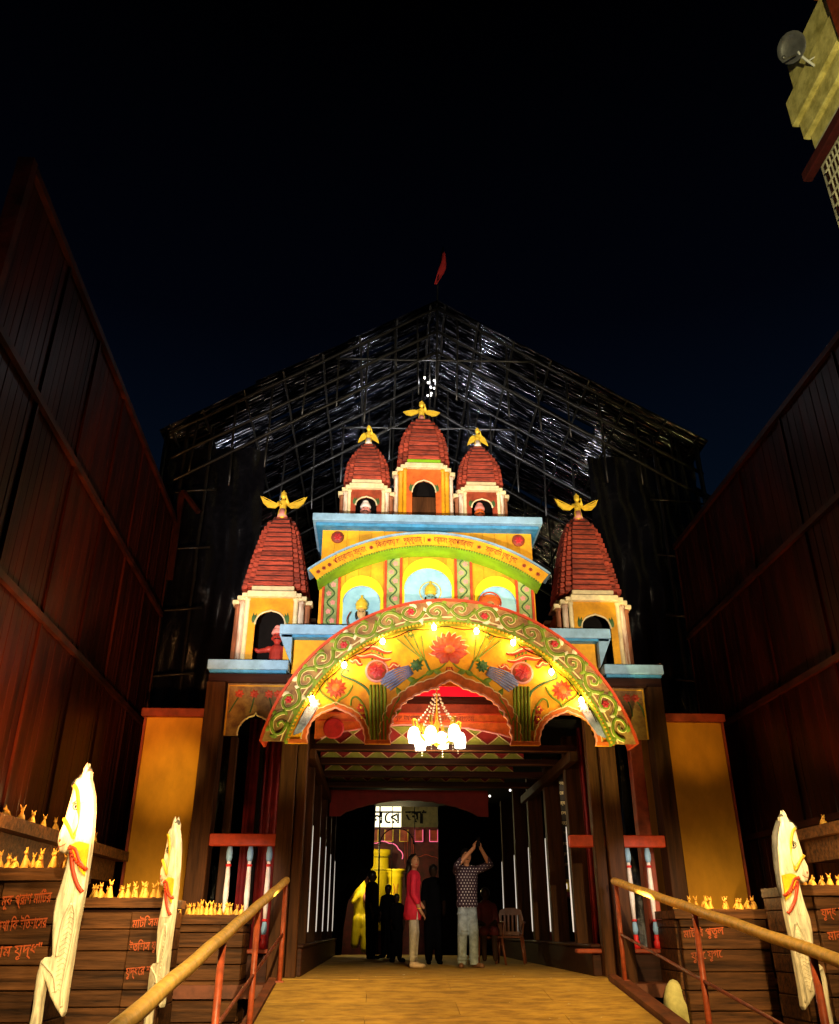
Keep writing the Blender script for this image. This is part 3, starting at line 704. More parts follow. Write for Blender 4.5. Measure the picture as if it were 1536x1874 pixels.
m = MB(); m.tube([(1.62, 13.1, 8.8), (1.74, 13.3, 9.35)], .014, 6); o = ob('support_rod', m, 'bamboo'); tag(o, 'thin rod rising behind the small right winged figure', 'rod')

# figures inside the towers
def guard(label, c, s, arm, skinm, cap):
    t = thing('guard_figure', label, 'statue', c)
    m = MB(); caps(m, ((0, 0, -.05), .12, (0, 0, .20), .105), ((-.13, 0, .22), .05, (.13, 0, .22), .05), ((0, 0, .25), .045, (0, -.01, .31), .042))
    m.sph((0, -.01, .40), (.082, .085, .105)); m.sph((0, -.095, .385), (.016, .02, .026)); m.sph((-.085, 0, .39), (.015, .02, .03)); m.sph((.085, 0, .39), (.015, .02, .03))
    if arm: caps(m, ((-.14, 0, .21), .045, (-.27, -.05, .17), .035), ((-.27, -.05, .17), .033, (-.42, -.12, .22), .026), ((.14, 0, .21), .045, (.22, -.05, .02), .035))
    m.xf(lambda x, y, z: (x * s, y * s, z * s)); ob('body', m, skinm, t, local=True, remesh=.011 * s)
    m = MB(); m.lathe([(.095, .0), (.10, .03), (.085, .06), (.08, .085)], (0, 0, .455), 14); m.sph((0, -.03, .55), (.06, .05, .05)); m.xf(lambda x, y, z: (x * s, y * s, z * s)); ob('turban', m, cap, t, local=True)
    m = MB(); m.tube([(-.05, -.085, .355), (0, -.1, .365), (.05, -.085, .355)], .010, 6)
    for sx_ in (-1, 1): m.sph((sx_ * .032, -.082, .42), (.016, .01, .009), 8, 5)
    m.xf(lambda x, y, z: (x * s, y * s, z * s)); ob('moustache_and_eyes', m, 'hair', t, local=True)
    return t
guard('red moustached guard with white turban reaching out of the left tower arch', (-1.62, 12.58, 4.16), 1.0, True, 'stat', 'pink')
guard('small head in a white cap in the small left tower', (-.34, 12.98, 6.60), .95, False, 'pink', 'white')
guard('small orange faced head in the small right tower', (1.63, 12.98, 6.60), .95, False, 'orange', 'pink')

# ================================================================ the big painted arch
arch = thing('painted_arch', 'huge round painted arch with floral relief in front of the gatehouse', 'arch', (.935, 11.5, 2.77))
AX, AZ = .935, 2.196; RO, RI = 2.604, 2.27
a0 = math.degrees(math.asin((2.77 - AZ) / RO)); b0 = math.degrees(math.asin((2.77 - AZ) / RI))
NS = 72
def ringpts(r, n=NS):
    q = math.degrees(math.asin((2.77 - AZ) / r)); return arc(AX, AZ, r, 180 - q, q, n)
m = MB(); m.strip(ringpts(RI + .02), ringpts(RO - .035), 11.40, 11.44); ob('ring_face', m, 'ringbg', arch)
m = MB(); m.strip(ringpts(RO - .035), ringpts(RO), 11.37, 11.85); ob('ring_edge', m, 'redo', arch)
m = MB(); m.strip(ringpts(RI - .01), ringpts(RI + .02), 11.385, 11.60); ob('ring_soffit', m, 'green', arch)
m = MB()
for i in range(110):
    a = R(b0 + (180 - 2 * b0) * (i + .5) / 110); m.sph((AX + (RI - .02) * math.cos(a), 11.40, AZ + (RI - .02) * math.sin(a)), .019, 6, 4)
ob('bead_trim', m, 'ochre', arch, kind='stuff')
m = MB(); m.tube([(x, 11.392, z) for x, z in ringpts(RI + .06)], .010, 5); ob('ring_line', m, 'outl', arch)
# tympanum with the three openings; plane coordinates from the arch centre: u, v
K = 1.0175
def UV(x, y):                                        # design grid of the relief: 820,1357 is the foot of the centre line
    d = 1357 - y
    return (.95 + (x - 820) * (.00735 + d * .0000021) * K, 2.80 + (.0071 * d + .0000027 * d * d) * K - .02)
YT = 11.60
def lobed(x0, x1, ytop, lobes, apex=0, squash=1.0):
    cx = (x0 + x1) / 2; r = (x1 - x0) / 2; h = 1357 - ytop; n = lobes * 5; pts = []
    for i in range(n + 1):
        a = math.pi * i / n; k = abs(math.sin(i * math.pi / 5)) * .035
        yy = 1357 - h * (math.sin(a) ** .80) * (1 + k * .5)
        if apex: yy -= apex * math.exp(-((a - math.pi / 2) / .16) ** 2)
        pts.append((cx - r * (1 + k) * math.cos(a) * squash, yy))
    return [UV(*p) for p in pts]
opL = lobed(561, 664, 1297, 13, 4); opC = lobed(711, 929, 1254, 21, 12); opR = lobed(983, 1086, 1299, 13, 4)
o_ = ringpts(RI + .03, 60)
o_ = [(x, max(z, 2.78)) for x, z in o_]
zb = 2.78
opL[0] = (opL[0][0], zb); opL[-1] = (opL[-1][0], zb); opC[0] = (opC[0][0], zb); opC[-1] = (opC[-1][0], zb); opR[0] = (opR[0][0], zb); opR[-1] = (opR[-1][0], zb)
poly = o_ + list(reversed(opR)) + list(reversed(opC)) + list(reversed(opL))
ob('tympanum', plate_mb([poly], YT, YT + .06), 'ochre2', arch)
for op, w_ in ((opL, .07), (opC, .14), (opR, .07)):
    cx = sum(p[0] for p in op) / len(op); cz = 2.9
    outer = [(x + (x - cx) / math.hypot(x - cx, z - cz + .001) * w_, max(zb, z + (z - cz) / math.hypot(x - cx, z - cz + .001) * w_ * 1.0)) for x, z in op]
    m = MB(); m.strip(op, outer, YT - .025, YT - .003); ob('opening_band', m, 'orange', arch)
    m = MB(); m.tube([(x, YT - .022, z) for x, z in op], .014, 6); ob('opening_trim', m, 'pink', arch)
    m = MB(); m.tube([(x, YT - .022, z) for x, z in outer], .010, 5); ob('opening_line', m, 'outl', arch)
for x0, x1 in ((524, 561), (664, 711), (929, 983), (1086, 1120)):
    (a, _), (b, _) = UV(x0, 1357), UV(x1, 1357); m = MB(); m.bbox(a, b, YT - .035, YT - .003, zb, zb + .05, .006); ob('foot_block', m, 'orange', arch)
Y0 = YT - .004
def rt(pts, r, mt, nm='relief_stem', mirror=True, n=6):
    m = MB()
    for s_ in ((1, -1) if mirror else (1,)):
        m.cut()
        P = [UV(820 + s_ * dx, y) for dx, y in pts]; P = spl([(x, Y0 - .006, z) for x, z in P], n)
        k = len(P); rr = r if not isinstance(r, (list, tuple)) else [r[0] + (r[1] - r[0]) * i / (k - 1) for i in range(k)]
        m.tube(P, rr, 6)
    return obs(nm, m, mt, arch)
def flower(cx, y, petals, L, W, mt, core, corer, nm='relief_flower', rings=2, th=.03, mirror=True):
    m = MB(); c = MB()
    for s_ in ((1, -1) if mirror else (1,)):
        P = UV(820 + s_ * cx, y); m.cut(); c.cut()
        for rg in range(rings):
            f = 1 - rg * .33
            for q in range(petals):
                petal(m, P, 2 * math.pi * (q + .5 * rg) / petals, L * f, W * f, Y0 - .012 * rg, th)
        c.sph((P[0], Y0 - .03, P[1]), (corer, .022, corer), 12, 6)
    o1 = obs(nm, m, mt, arch); o2 = obs('flower_heart', c, core, arch); return o1
# vertical stalk bundles
m = MB()
for s_ in (1, -1):
    for k in range(5):
        x = 131 + (k - 2) * 6.5; top = 1250
        P = [UV(820 + s_ * x, 1353), UV(820 + s_ * (x + 0), 1300), UV(820 + s_ * x, top)]
        m.cut(); m.tube([(p[0], Y0 - .008, p[1]) for p in P], .021, 6)
    for k in range(4):
        m.cut(); x = 131 + (k - 1.5) * 6; P = [UV(820 + s_ * x, 1205), UV(820 + s_ * x, 1175)]; m.tube([(p[0], Y0 - .006, p[1]) for p in P], .017, 6)
obs('stalk', m, 'green', arch)
# medallions: pale ring, crimson rose
m = MB(); m2 = MB(); m3 = MB()
for s_ in (1, -1):
    P = UV(820 + s_ * 132, 1225); m.cut(); m2.cut(); m3.cut()
    for mm_, r_, d in ((m, .165, .03), (m2, .138, .045)):
        k = len(mm_.v); mm_.lathe([(r_, 0), (r_, d * .6), (r_ * .93, d)], n=24)
        mm_.v[k:] = [(P[0] + x, Y0 - z, P[1] + y) for x, y, z in mm_.v[k:]]
    for rg, (n_, L_) in enumerate(((7, .115), (5, .08), (4, .05))):
        for q in range(n_): petal(m3, P, 2 * math.pi * q / n_ + rg, L_, L_ * .8, Y0 - .045 - .01 * rg, .02, 5)
obs('medallion_rim', m, 'pink', arch); obs('medallion', m2, 'redw', arch); obs('medallion_rose', m3, 'crim', arch)
# central lotus
m = MB(); P = UV(820, 1188); P_L = P
for i, a in enumerate((-6, 15, 34, 52, 71, 90, 109, 128, 146, 165, 186)): m.cut(); petal(m, P, R(a), .30 - .006 * abs(i - 5), .105, Y0 - .004 - .006 * (i % 2), .045, 8, True)
for a in (200, 234, 306, 340): m.cut(); petal(m, P, R(a), .22, .15, Y0 - .012, .045, 8, True)
for a in (40, 74, 106, 140): m.cut(); petal(m, P, R(a), .20, .12, Y0 - .036, .04, 8, True)
obs('lotus_petal', m, 'redo', arch); m = MB(); m.sph((P[0], Y0 - .05, P[1] + .02), (.080, .040, .065), 14, 8); ob('lotus_heart', m, 'orange', arch)
rt([(0, 1216), (0, 1232), (-6, 1240)], .014, 'orange', mirror=False); rt([(4, 1240), (8, 1232), (4, 1216)], .012, 'redo')
# long leafy stems hugging the centre arch
rt([(112, 1320), (102, 1290), (86, 1265), (62, 1243), (36, 1226), (14, 1216), (0, 1200)], (.020, .010), 'green')
m = MB()
for s_ in (1, -1):
    for dx, y, a, L in ((100, 1288, 120, .17), (88, 1270, 60, .13), (74, 1254, 135, .16), (60, 1243, 20, .14), (44, 1231, 150, .14), (30, 1222, 200, .13), (108, 1305, 150, .15), (110, 1318, 60, .13)):
        m.cut(); P = UV(820 + s_ * dx, y); petal(m, P, R(a if s_ > 0 else 180 - a), L * 1.15, .075, Y0 - .006, .022)
obs('relief_leaf', m, 'green', arch)
# peacocks with slate tails
m = MB(); mh = MB(); mf = MB()
for s_ in (1, -1):
    m.cut(); mh.cut(); mf.cut()
    for k in range(7):
        o1 = (k - 3)
        A = UV(820 + s_ * (70 - o1 * 1.3), 1222 + o1 * 2.2); B = UV(820 + s_ * (94 - o1 * 2.0), 1234 + o1 * 3.6); C = UV(820 + s_ * (124 - abs(o1) * 2.0 - o1 * 3.0), 1249 + o1 * 3.4)
        m.tube(spl([(A[0], Y0 - .02, A[1]), (B[0], Y0 - .035, B[1]), (C[0], Y0 - .015, C[1])], 4), [.010] * 5 + [.017] * 3 + [.015], 6)
    A = UV(820 + s_ * 60, 1214)
    for q in range(9): petal(mh, A, 2 * math.pi * q / 9, .10, .055, Y0 - .02, .035)
    mh.sph((A[0], Y0 - .045, A[1]), (.05, .03, .045)); B = UV(820 + s_ * 52, 1204); mf.sph((B[0], Y0 - .05, B[1]), .032, 8, 6)
    mf.tube([(B[0], Y0 - .05, B[1]), (B[0] - s_ * .07, Y0 - .05, B[1] - .02)], [.014, .003], 6)
obs('peacock_tail', m, 'violet', arch); obs('peacock_wing', mh, 'dgreen', arch); obs('peacock_head', mf, 'green', arch)
# outer birds
m = MB(); mh = MB()
for s_ in (1, -1):
    m.cut(); mh.cut()
    for k in range(6):
        o1 = k - 2.5; A = UV(820 + s_ * (248 + o1 * 3.5), 1294 - abs(o1)); C = UV(820 + s_ * (277 + o1 * 2.4), 1340 + o1 * 1.0)
        m.tube([(A[0], Y0 - .02, A[1]), ((A[0] + C[0]) / 2, Y0 - .035, (A[1] + C[1]) / 2), (C[0], Y0 - .015, C[1])], [.012, .022, .014], 6)
    A = UV(820 + s_ * 245, 1286)
    for q in range(8): petal(mh, A, 2 * math.pi * q / 8, .09, .05, Y0 - .02, .03)
obs('bird_tail', m, 'violet', arch); obs('bird_wing', mh, 'white', arch)
# sunflowers on curled stems
flower(206, 1256, 12, .155, .075, 'redo', 'orange', .060)
rt([(206, 1288), (200, 1278), (186, 1268), (178, 1256), (176, 1250)], (.020, .012), 'green'); rt([(206, 1288), (214, 1279), (226, 1272), (235, 1262), (236, 1252)], (.020, .012), 'green')
rt([(150, 1330), (152, 1300), (160, 1282), (170, 1272), (178, 1276), (180, 1288)], (.018, .012), 'green'); rt([(144, 1270), (152, 1256), (170, 1244), (184, 1238), (196, 1232), (190, 1222), (182, 1226)], (.020, .010), 'dgreen')
flower(161, 1292, 6, .075, .05, 'redo', 'gold', .02, rings=1); flower(160, 1310, 6, .07, .05, 'crim', 'gold', .018, rings=1)
# wavy red fish
m = MB(); ml_ = MB()
for s_ in (1, -1):
    for (x0, y0, x1, y1) in ((104, 1190, 165, 1180), (106, 1203, 170, 1196), (158, 1212, 180, 1206), (90, 1214, 112, 1218)):
        P = []; m.cut(); ml_.cut()
        for i in range(13):
            t_ = i / 12; P.append(UV(820 + s_ * (x0 + (x1 - x0) * t_), y0 + (y1 - y0) * t_ + 2.6 * math.sin(t_ * 9)))
        k = len(P); rr = [.006 + .040 * math.sin(math.pi * min(1, i / (k - 1) * .95 + .03)) for i in range(k)]
        m.tube([(p[0], Y0 - .004, p[1]) for p in P], rr, 6)
        ml_.tube([(p[0], Y0 - .046, p[1]) for p in P], .006, 4)
obs('wavy_leaf', m, 'redo', arch); obs('wavy_leaf_line', ml_, 'outl', arch)
# upper fans of bud stalks
for dx, y in ((96, 1166), (82, 1160), (66, 1158), (50, 1160)):
    rt([(44, 1206), (44 + (dx - 44) * .45, 1188), (dx, y)], (.006, .014), 'green')
flower(70, 1158, 5, .06, .04, 'green', 'gold', .016, rings=1)
rt([(36, 1222), (42, 1210), (44, 1204)], .016, 'dgreen')
for dx, y in ((228, 1240), (222, 1232)): rt([(206, 1288 - 12), (218, 1258), (dx, y)], .007, 'green')
# pale outlines of the lotus petals and stalk shades
m = MB()
for a in (-6, 15, 34, 52, 71, 90, 109, 128, 146, 165, 186):
    m.cut(); L_o = .295; Q = []
    for i in range(13):
        t_ = min(.9999, i / 12); Q.append((P_L[0] + L_o * t_ * math.cos(R(a)) - .053 * math.sin(math.pi * t_ ** 1.25) ** .75 * math.sin(R(a)), Y0 - .016, P_L[1] + L_o * t_ * math.sin(R(a)) + .053 * math.sin(math.pi * t_ ** 1.25) ** .75 * math.cos(R(a))))
    m.tube(Q, .006, 4)
obs('petal_outline', m, 'outl', arch)
# scroll work on the ring
def RP(deg, t): r = RI + .03 + t * (RO - RI - .075); return (AX + r * math.cos(R(deg)), AZ + r * math.sin(R(deg)))
m = MB(); mo_ = MB(); lf = MB(); lf2 = MB(); rs = MB()
nseg = 18; dlt = (180 - 2 * b0) / nseg
for k in range(nseg):
    m.cut(); mo_.cut(); rs.cut(); d0 = b0 + dlt * k; up = k % 2 == 0; T = lambda t: (t if up else 1 - t)
    seg = [(0, .5), (.18, .22), (.42, .10), (.68, .22), (.86, .50), (.72, .80), (.46, .84), (.34, .62), (.46, .44), (.58, .54)]
    P = spl([(*RP(d0 + dlt * s_, T(t)), 0) for s_, t in seg], 5); P = [(p[0], 11.388, p[1]) for p in P]
    n_ = len(P); m.tube(P, [.030 - .016 * i / n_ for i in range(n_)], 6)
    for sd in (-1, 1):
        Q = []
        for i in range(n_):
            a_ = P[max(i - 1, 0)]; c_ = P[min(i + 1, n_ - 1)]; dx, dz = c_[0] - a_[0], c_[2] - a_[2]; l_ = math.hypot(dx, dz) + 1e-9; w_ = (.030 - .016 * i / n_) * .95
            Q.append((P[i][0] - dz / l_ * w_ * sd, 11.385, P[i][2] + dx / l_ * w_ * sd))
        mo_.tube(Q, .0065, 4)
    P = spl([(*RP(d0 + dlt * s_, T(t)), 0) for s_, t in [(.86, .50), (.94, .56), (1.0, .5)]], 5); m.tube([(p[0], 11.388, p[1]) for p in P], .018, 6)
    for s_, t, a_, L_ in ((.2, .25, 100, .13), (.65, .18, 40, .12), (.9, .68, 70, .12), (.25, .80, -30, .12)):
        lf.cut(); lf2.cut(); p = RP(d0 + dlt * s_, T(t)); aa = R(d0 + a_ * (1 if up else -1) + 90); petal(lf if (k + int(s_ * 10)) % 3 else lf2, p, aa, L_, .075, 11.392, .022)
    if k % 3 == 1:
        p = RP(d0 + dlt * .52, T(.60))
        for q in range(6): petal(rs, p, q * math.pi / 3, .06, .045, 11.375, .015)
obs('scroll_vine', m, 'green', arch); obs('scroll_outline', mo_, 'outl', arch); obs('scroll_leaf', lf, 'green', arch); obs('scroll_leaf', lf2, 'cream', arch); obs('scroll_rose', rs, 'crim', arch)

# bulbs hanging under the ring
bulb0 = None
side_ = ['left foot', 'left flank', 'left shoulder', 'crown, left of centre', 'crown, right of centre', 'right shoulder', 'right flank', 'right foot']
for i, (x, z) in enumerate([(-.95, 3.38), (-.53, 3.86), (.0, 4.21), (.73, 4.43), (1.34, 4.38), (1.86, 4.22), (2.38, 3.80), (2.77, 3.40)]):
    lab = 'lit yellow bulb under the painted arch rim at its ' + side_[i]
    if bulb0 is None:
        bulb0 = thing('bulb', lab, 'light bulb', (x, 11.50, z), group='lit bulbs under the arch rim')
        mb = MB(); mb.lathe([(.012, .02), (.030, 0), (.036, -.03), (.022, -.06), (.002, -.07)], (0, 0, 0), 10); ob('glass', mb, 'e_bulb', bulb0, local=True)
        mb = MB(); mb.lathe([(.016, .06), (.016, .02), (.02, .02)], (0, 0, 0), 8); ob('holder', mb, 'black', bulb0, local=True)
    else: dup(bulb0, (x, 11.50, z), label=lab)
    point((x, 11.44, z - .03), 5.5, (1, .58, .13), .05)

m = MB(); m.tube([(AX + (RI - .05) * math.cos(R(a)), 11.53 , AZ + (RI - .05) * math.sin(R(a)) + .02 * math.sin(a * .5)) for a in range(24, 157, 3)], .007, 5); o = ob('bulb_cable', m, 'black'); tag(o, 'black cable looping from bulb to bulb under the arch rim', 'cable')
# ================================================================ chandelier
ch = thing('chandelier', 'brass chandelier with glowing glass tulip shades hanging in the centre arch', 'chandelier', (.79, 11.97, 2.9))
cx, cy = .79, 11.97
m = MB(); m.tube([(cx, cy, 3.02), (cx, cy, 4.1)], .010, 6); ob('chain', m, 'gold', ch)
m = MB(); m.lathe([(.0, 0), (.04, .02), (.06, .07), (.03, .12), (.025, .25), (.05, .30), (.02, .36), (.015, .5)], (cx, cy, 2.92), 12); ob('hub', m, 'gold', ch)
k = 0
for q in range(6):
    a = q * math.pi / 3 + .2; ca, sa = math.cos(a), math.sin(a); rr = .335
    P = spl([(cx + ca * r_, cy + sa * r_, z) for r_, z in ((.03, 3.02), (.14, 2.98), (.26, 3.10), (.30, 3.26), (.35, 3.27), (rr, 3.18))], 5)
    m = MB(); m.tube(P, .018, 6); am = ob('arm', m, 'gold', ch)
    zz = 3.18 if q % 2 else 3.14
    m = MB(); m.lathe([(.02, 0), (.058, -.02), (.082, -.08), (.085, -.15), (.070, -.205), (.078, -.22), (.02, -.18)], (cx + ca * rr, cy + sa * rr, zz), 12); ob('shade', m, 'e_shade', am)
    m = MB()
    for i in range(11): 
        t_ = i / 10; m.sph((cx + ca * (.03 + .27 * t_ ** 1.3), cy + sa * (.03 + .27 * t_ ** 1.3), 3.74 - .50 * t_ ** .8 - .02 * math.sin(t_ * math.pi)), .017, 6, 4)
    for i in range(5): m.sph((cx + ca * (rr - .03), cy + sa * (rr - .03), 2.98 - .035 * i), .009, 6, 4)
    ob('crystal_string', m, 'crystal', ch, kind='stuff')
for q in range(3):
    a = q * 2.094 + .9; m = MB(); m.lathe([(.02, 0), (.05, -.02), (.065, -.08), (.06, -.15), (.02, -.13)], (cx + .15 * math.cos(a), cy + .15 * math.sin(a), 3.10), 12); ob('shade', m, 'e_shade', ch)
ch.location.z -= .10
point((cx, cy + .1, 2.62), 42, WARM, .15); point((cx - .25, cy - .15, 3.30), 4, WARM, .05); point((cx + .3, cy - .1, 3.30), 4, WARM, .05)  # the two weaker points are added to brighten the crystal strings

# ================================================================ passage
hall = thing('covered_passage', 'dark timber passage behind the arch with slatted sides and beamed ceiling', 'passage', (.9, 16, 0))
for X, s_ in ((-1.1, -1), (2.92, 1)):
    for i, y in enumerate((13.0, 14.75, 16.5, 18.3, 20.2)):
        m = MB(); m.bbox(X - .13, X + .13, y, y + .18, .32, 3.2, .008); ob('post', m, 'wood', hall)
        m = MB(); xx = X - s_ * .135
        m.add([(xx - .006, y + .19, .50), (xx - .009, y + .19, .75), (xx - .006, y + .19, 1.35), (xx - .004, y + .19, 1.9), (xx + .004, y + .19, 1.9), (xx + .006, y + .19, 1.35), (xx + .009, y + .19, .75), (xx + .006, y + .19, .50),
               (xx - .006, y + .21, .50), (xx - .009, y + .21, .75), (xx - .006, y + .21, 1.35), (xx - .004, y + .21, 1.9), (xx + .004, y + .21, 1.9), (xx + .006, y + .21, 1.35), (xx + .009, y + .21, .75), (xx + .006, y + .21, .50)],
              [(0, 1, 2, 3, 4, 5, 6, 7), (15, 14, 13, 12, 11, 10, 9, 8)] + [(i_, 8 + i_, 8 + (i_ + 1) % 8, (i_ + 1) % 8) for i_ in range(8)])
        ob('slit_glow', m, 'e_white', hall)  # glowing sliver stands in for light showing through the gap beside the post
    m = MB(); m.bbox(X - .16, X + .16, 12.05, 22, 0, .32, .01); ob('bench_wall', m, 'woodh', hall)
    m = MB(); m.bbox(X - .18, X + .18, 12.02, 22, .322, .36, .01); ob('bench_cap', m, 'woodh', hall)
m = MB(); m.box(-1.75, -1.70, 12.6, 22, 0, 3.3); ob('side_panel', m, 'black', hall)
for i in range(5):
    m = MB(); m.box(-1.66, -1.63, 13.5 + i * 1.8, 14.5 + i * 1.8, .4, 3.1); ob('back_board', m, 'woodh', hall)
# painted diamond boards set upright behind thin beams
for j, y in enumerate((12.62, 13.75, 14.95, 16.1)):
    za, zb_ = 2.965, 3.24; yy = y - .02
    m = MB(); m.bbox(-.95, 2.30, yy, yy + .03, za, zb_, .004); ob('diamond_board', m, 'dia_r', hall)
    n = 9; wd = (2.30 + .95) / n; mg = MB(); my = MB()
    for i in range(n):
        x = -.95 + wd * i
        for T in (((x + .03, za + .01), (x + wd - .03, za + .01), (x + wd / 2, (za + zb_) / 2 - .015)), ((x + .03, zb_ - .01), (x + wd / 2, (za + zb_) / 2 + .015), (x + wd - .03, zb_ - .01))):
            mg.cut(); mg.prismy(list(T), yy - .012, yy - .003)
        for (p, q) in (((x, za), (x + wd, zb_)), ((x + wd, za), (x, zb_))): my.cut(); my.tube([(p[0], yy - .010, p[1]), (q[0], yy - .010, q[1])], .009, 4)
    obs('diamond_triangle', mg, 'dia_g', hall); obs('diamond_line', my, 'dia_y', hall)
    m = MB(); m.bbox(-1.0, 2.85, y - .14, y + .02, 2.86, 2.955, .008); ob('ceiling_beam', m, 'woodh', hall)
    m = MB(); m.bbox(-1.0, 2.85, y - .15, y - .142, 2.852, 2.872, .002); ob('beam_edge', m, 'plank', hall)
for x in (-.98, 2.78):
    m = MB(); m.bbox(x - .06, x + .06, 12.3, 16.9, 2.70, 2.84, .008); ob('ceiling_beam', m, 'wood', hall)
m = MB(); m.box(-1.3, 3.1, 12.4, 22, 3.27, 3.32); ob('roof_board', m, 'black', hall)
def valance(y, x0, x1, zt, zends, zmid, mt, label, trim='outl', frac=.22):
    out = [(x0, zt), (x0, zends)]
    xa, xb = x0 + (x1 - x0) * frac * .3, x1 - (x1 - x0) * frac * .3
    n = 24; inn = []
    for i in range(n + 1): 
        t_ = i / n; inn.append((xa + (xb - xa) * t_, zends + (zmid - zends) * math.sin(math.pi * t_) ** .75 + .012 * abs(math.sin(t_ * 40))))
    out += inn + [(x1, zends), (x1, zt)]
    o = ob(label, plate_mb([out], y, y + .05), mt, hall)
    m = MB(); m.tube([(x, y - .006, z) for x, z in inn], .012, 5); ob('valance_trim', m, trim, hall); return o
valance(17.0, -.95, 2.1, 2.95, 2.47, 2.76, 'dia_r', 'far_valance', 'redw')
# inner arch board with faint lettering behind the centre opening
valance(12.28, -.95, 2.05, 3.36, 2.98, 3.18, 'orange', 'lettered_valance', 'pink', .1)
m = MB(); m.box(-.3, 2.2, 12.15, 12.17, 3.58, 3.72); ob('red_strip', m, 'e_red', hall)
m = MB(); m.bbox(-.9, 2.8, 12.30, 12.34, 3.36, 3.50, .005); ob('valance_top_board', m, 'redw', hall)
m = MB(); m.bbox(-.9, 2.8, 12.31, 12.34, 3.505, 3.62, .005); ob('valance_top_board', m, 'woodh', hall)
m = MB(); m.tube([(-.9, 12.27, 3.35), (2.05, 12.27, 3.35)], .012, 5); m.cut(); m.tube([(-.9, 12.27, 3.235), (2.05, 12.27, 3.235)], .008, 5); obs('valance_line', m, 'redo', hall)
t = text_mb('নমস্কার শুভ আগমন শারদ শুেভচ্ছা স্বাগতম', .10); t.xf(lambda x, y, z: (.62 + x * .8, 12.272, 3.25 + y)); ob('valance_text', t, 'redw', hall)
for x in (-.68,):
    P = (x - .05, 12.26)
    m = MB(); m.lathe([(.15, 0), (.15, .015), (.12, .02)], n=20); m.xf(lambda a, b, c: (x + a, 12.265 - c, 3.12 + b)); ob('valance_medallion', m, 'crim', hall)
# far doorway: dark wall, curtains
m = MB(); m.box(1.45, 5.5, 21.9, 22.0, 0, 5); ob('end_wall', m, 'black', hall)
m = MB(); m.box(-4, -.82, 21.9, 22.0, 0, 5); ob('end_wall', m, 'black', hall)
m = MB(); m.box(-.82, 1.45, 21.9, 22.0, 3.75, 5); ob('end_wall', m, 'black', hall)
def drape(name, pts, y, mt, parent):                # pleated cloth between left edge and a stepped right edge
    m = MB(); nx = 26; vs = []; fs = []
    nz = len(pts)
    for j, (z, xa, xb) in enumerate(pts):
        for i in range(nx + 1):
            t_ = i / nx; vs.append((xa + (xb - xa) * t_, y + .03 * math.sin(t_ * 38), z))
    for j in range(nz - 1):
        for i in range(nx): fs.append((j * (nx + 1) + i, j * (nx + 1) + i + 1, (j + 1) * (nx + 1) + i + 1, (j + 1) * (nx + 1) + i))
    m.add(vs, fs, True); o = ob(name, m, mt, parent)
    md = o.modifiers.new('thick', 'SOLIDIFY'); md.thickness = .006
    return o
drape('door_curtain', [(3.76, -.84, -.07), (3.2, -.84, -.09), (2.4, -.84, -.11), (1.9, -.84, -.12), (1.6, -.86, -.30), (1.35, -.88, -.55), (1.1, -.88, -.70), (.5, -.88, -.78), (0.02, -.88, -.80)], 21.8, 'black', hall)
# red side curtains of the side bays
def curtain(label, x0, x1, y, z0, z1):
    o = drape('side_curtain', [(z1, x0, x1), ((z0 + z1) / 2, x0 + .01, x1 - .01), (z0, x0, x1 + .01)], y, 'redcl', None); tag(o, label, 'curtain', 'red curtains of the side bays')
curtain('dark red curtain in the left side bay above the balustrade', -1.95, -1.36, 12.75, .1, 3.35)
curtain('dark red curtain in the right side bay beside the passage', 2.95, 3.34, 12.75, .1, 3.35)
# balustrades
def baluster_prof(): return [(.035, 0), (.035, .10), (.022, .12), (.03, .16), (.034, .22), (.022, .30), (.030, .32), (.026, .34)], [(.020, .345), (.034, .62), (.030, .80), (.022, 1.0)], [(.03, 1.0), (.024, 1.03)], [(.026, 1.03), (.034, 1.06), (.024, 1.10), (.036, 1.16), (.020, 1.22)]
def balustrade(label, x0, x1, xs):
    t = thing('balustrade', label, 'balustrade', ((x0 + x1) / 2, 12.0, .30), group='red railed balustrades of the side bays')
    m = MB(); m.bbox(x0, x1, 11.90, 12.02, 1.515, 1.665, .01); ob('top_rail', m, 'redo', t)
    m = MB(); m.bbox(x0, x1, 11.94, 12.1, .26, .31, .01); ob('bottom_rail', m, 'redw', t)
    for x in xs:
        b = MB(); b.lathe([(.024, .34), (.030, .50), (.036, .62), (.030, .85), (.024, 1.00), (.024, 1.02)], (x, 11.98, .31), 14); bo = ob('baluster', b, 'white', t)
        b = MB(); b.lathe([(.045, .0), (.045, .08), (.028, .10), (.036, .13), (.028, .16)], (x, 11.98, .312), 14); ob('red_base', b, 'redb', bo)
        b = MB(); b.lathe([(.028, .162), (.040, .22), (.030, .29), (.024, .31)], (x, 11.98, .31), 14); ob('blue_bulb', b, 'blue', bo)
        b = MB(); b.lathe([(.034, .312), (.034, .338), ], (x, 11.98, .31), 14); b.cut(); b.lathe([(.034, .955), (.038, .97), (.034, .985)], (x, 11.98, .31), 14); obs('red_ring', b, 'redb', bo)
        b = MB(); b.lathe([(.028, 1.021), (.040, 1.06), (.042, 1.12), (.030, 1.20)], (x, 11.98, .31), 14); ob('blue_top', b, 'blue', bo)
    return t
balustrade('red railed balustrade with three white turned balusters left of the passage', -2.22, -1.345, (-1.95, -1.68, -1.43))
balustrade('red railed balustrade with three white turned balusters right of the passage', 2.55, 3.84, (2.98 - .02, 3.33, 3.60))

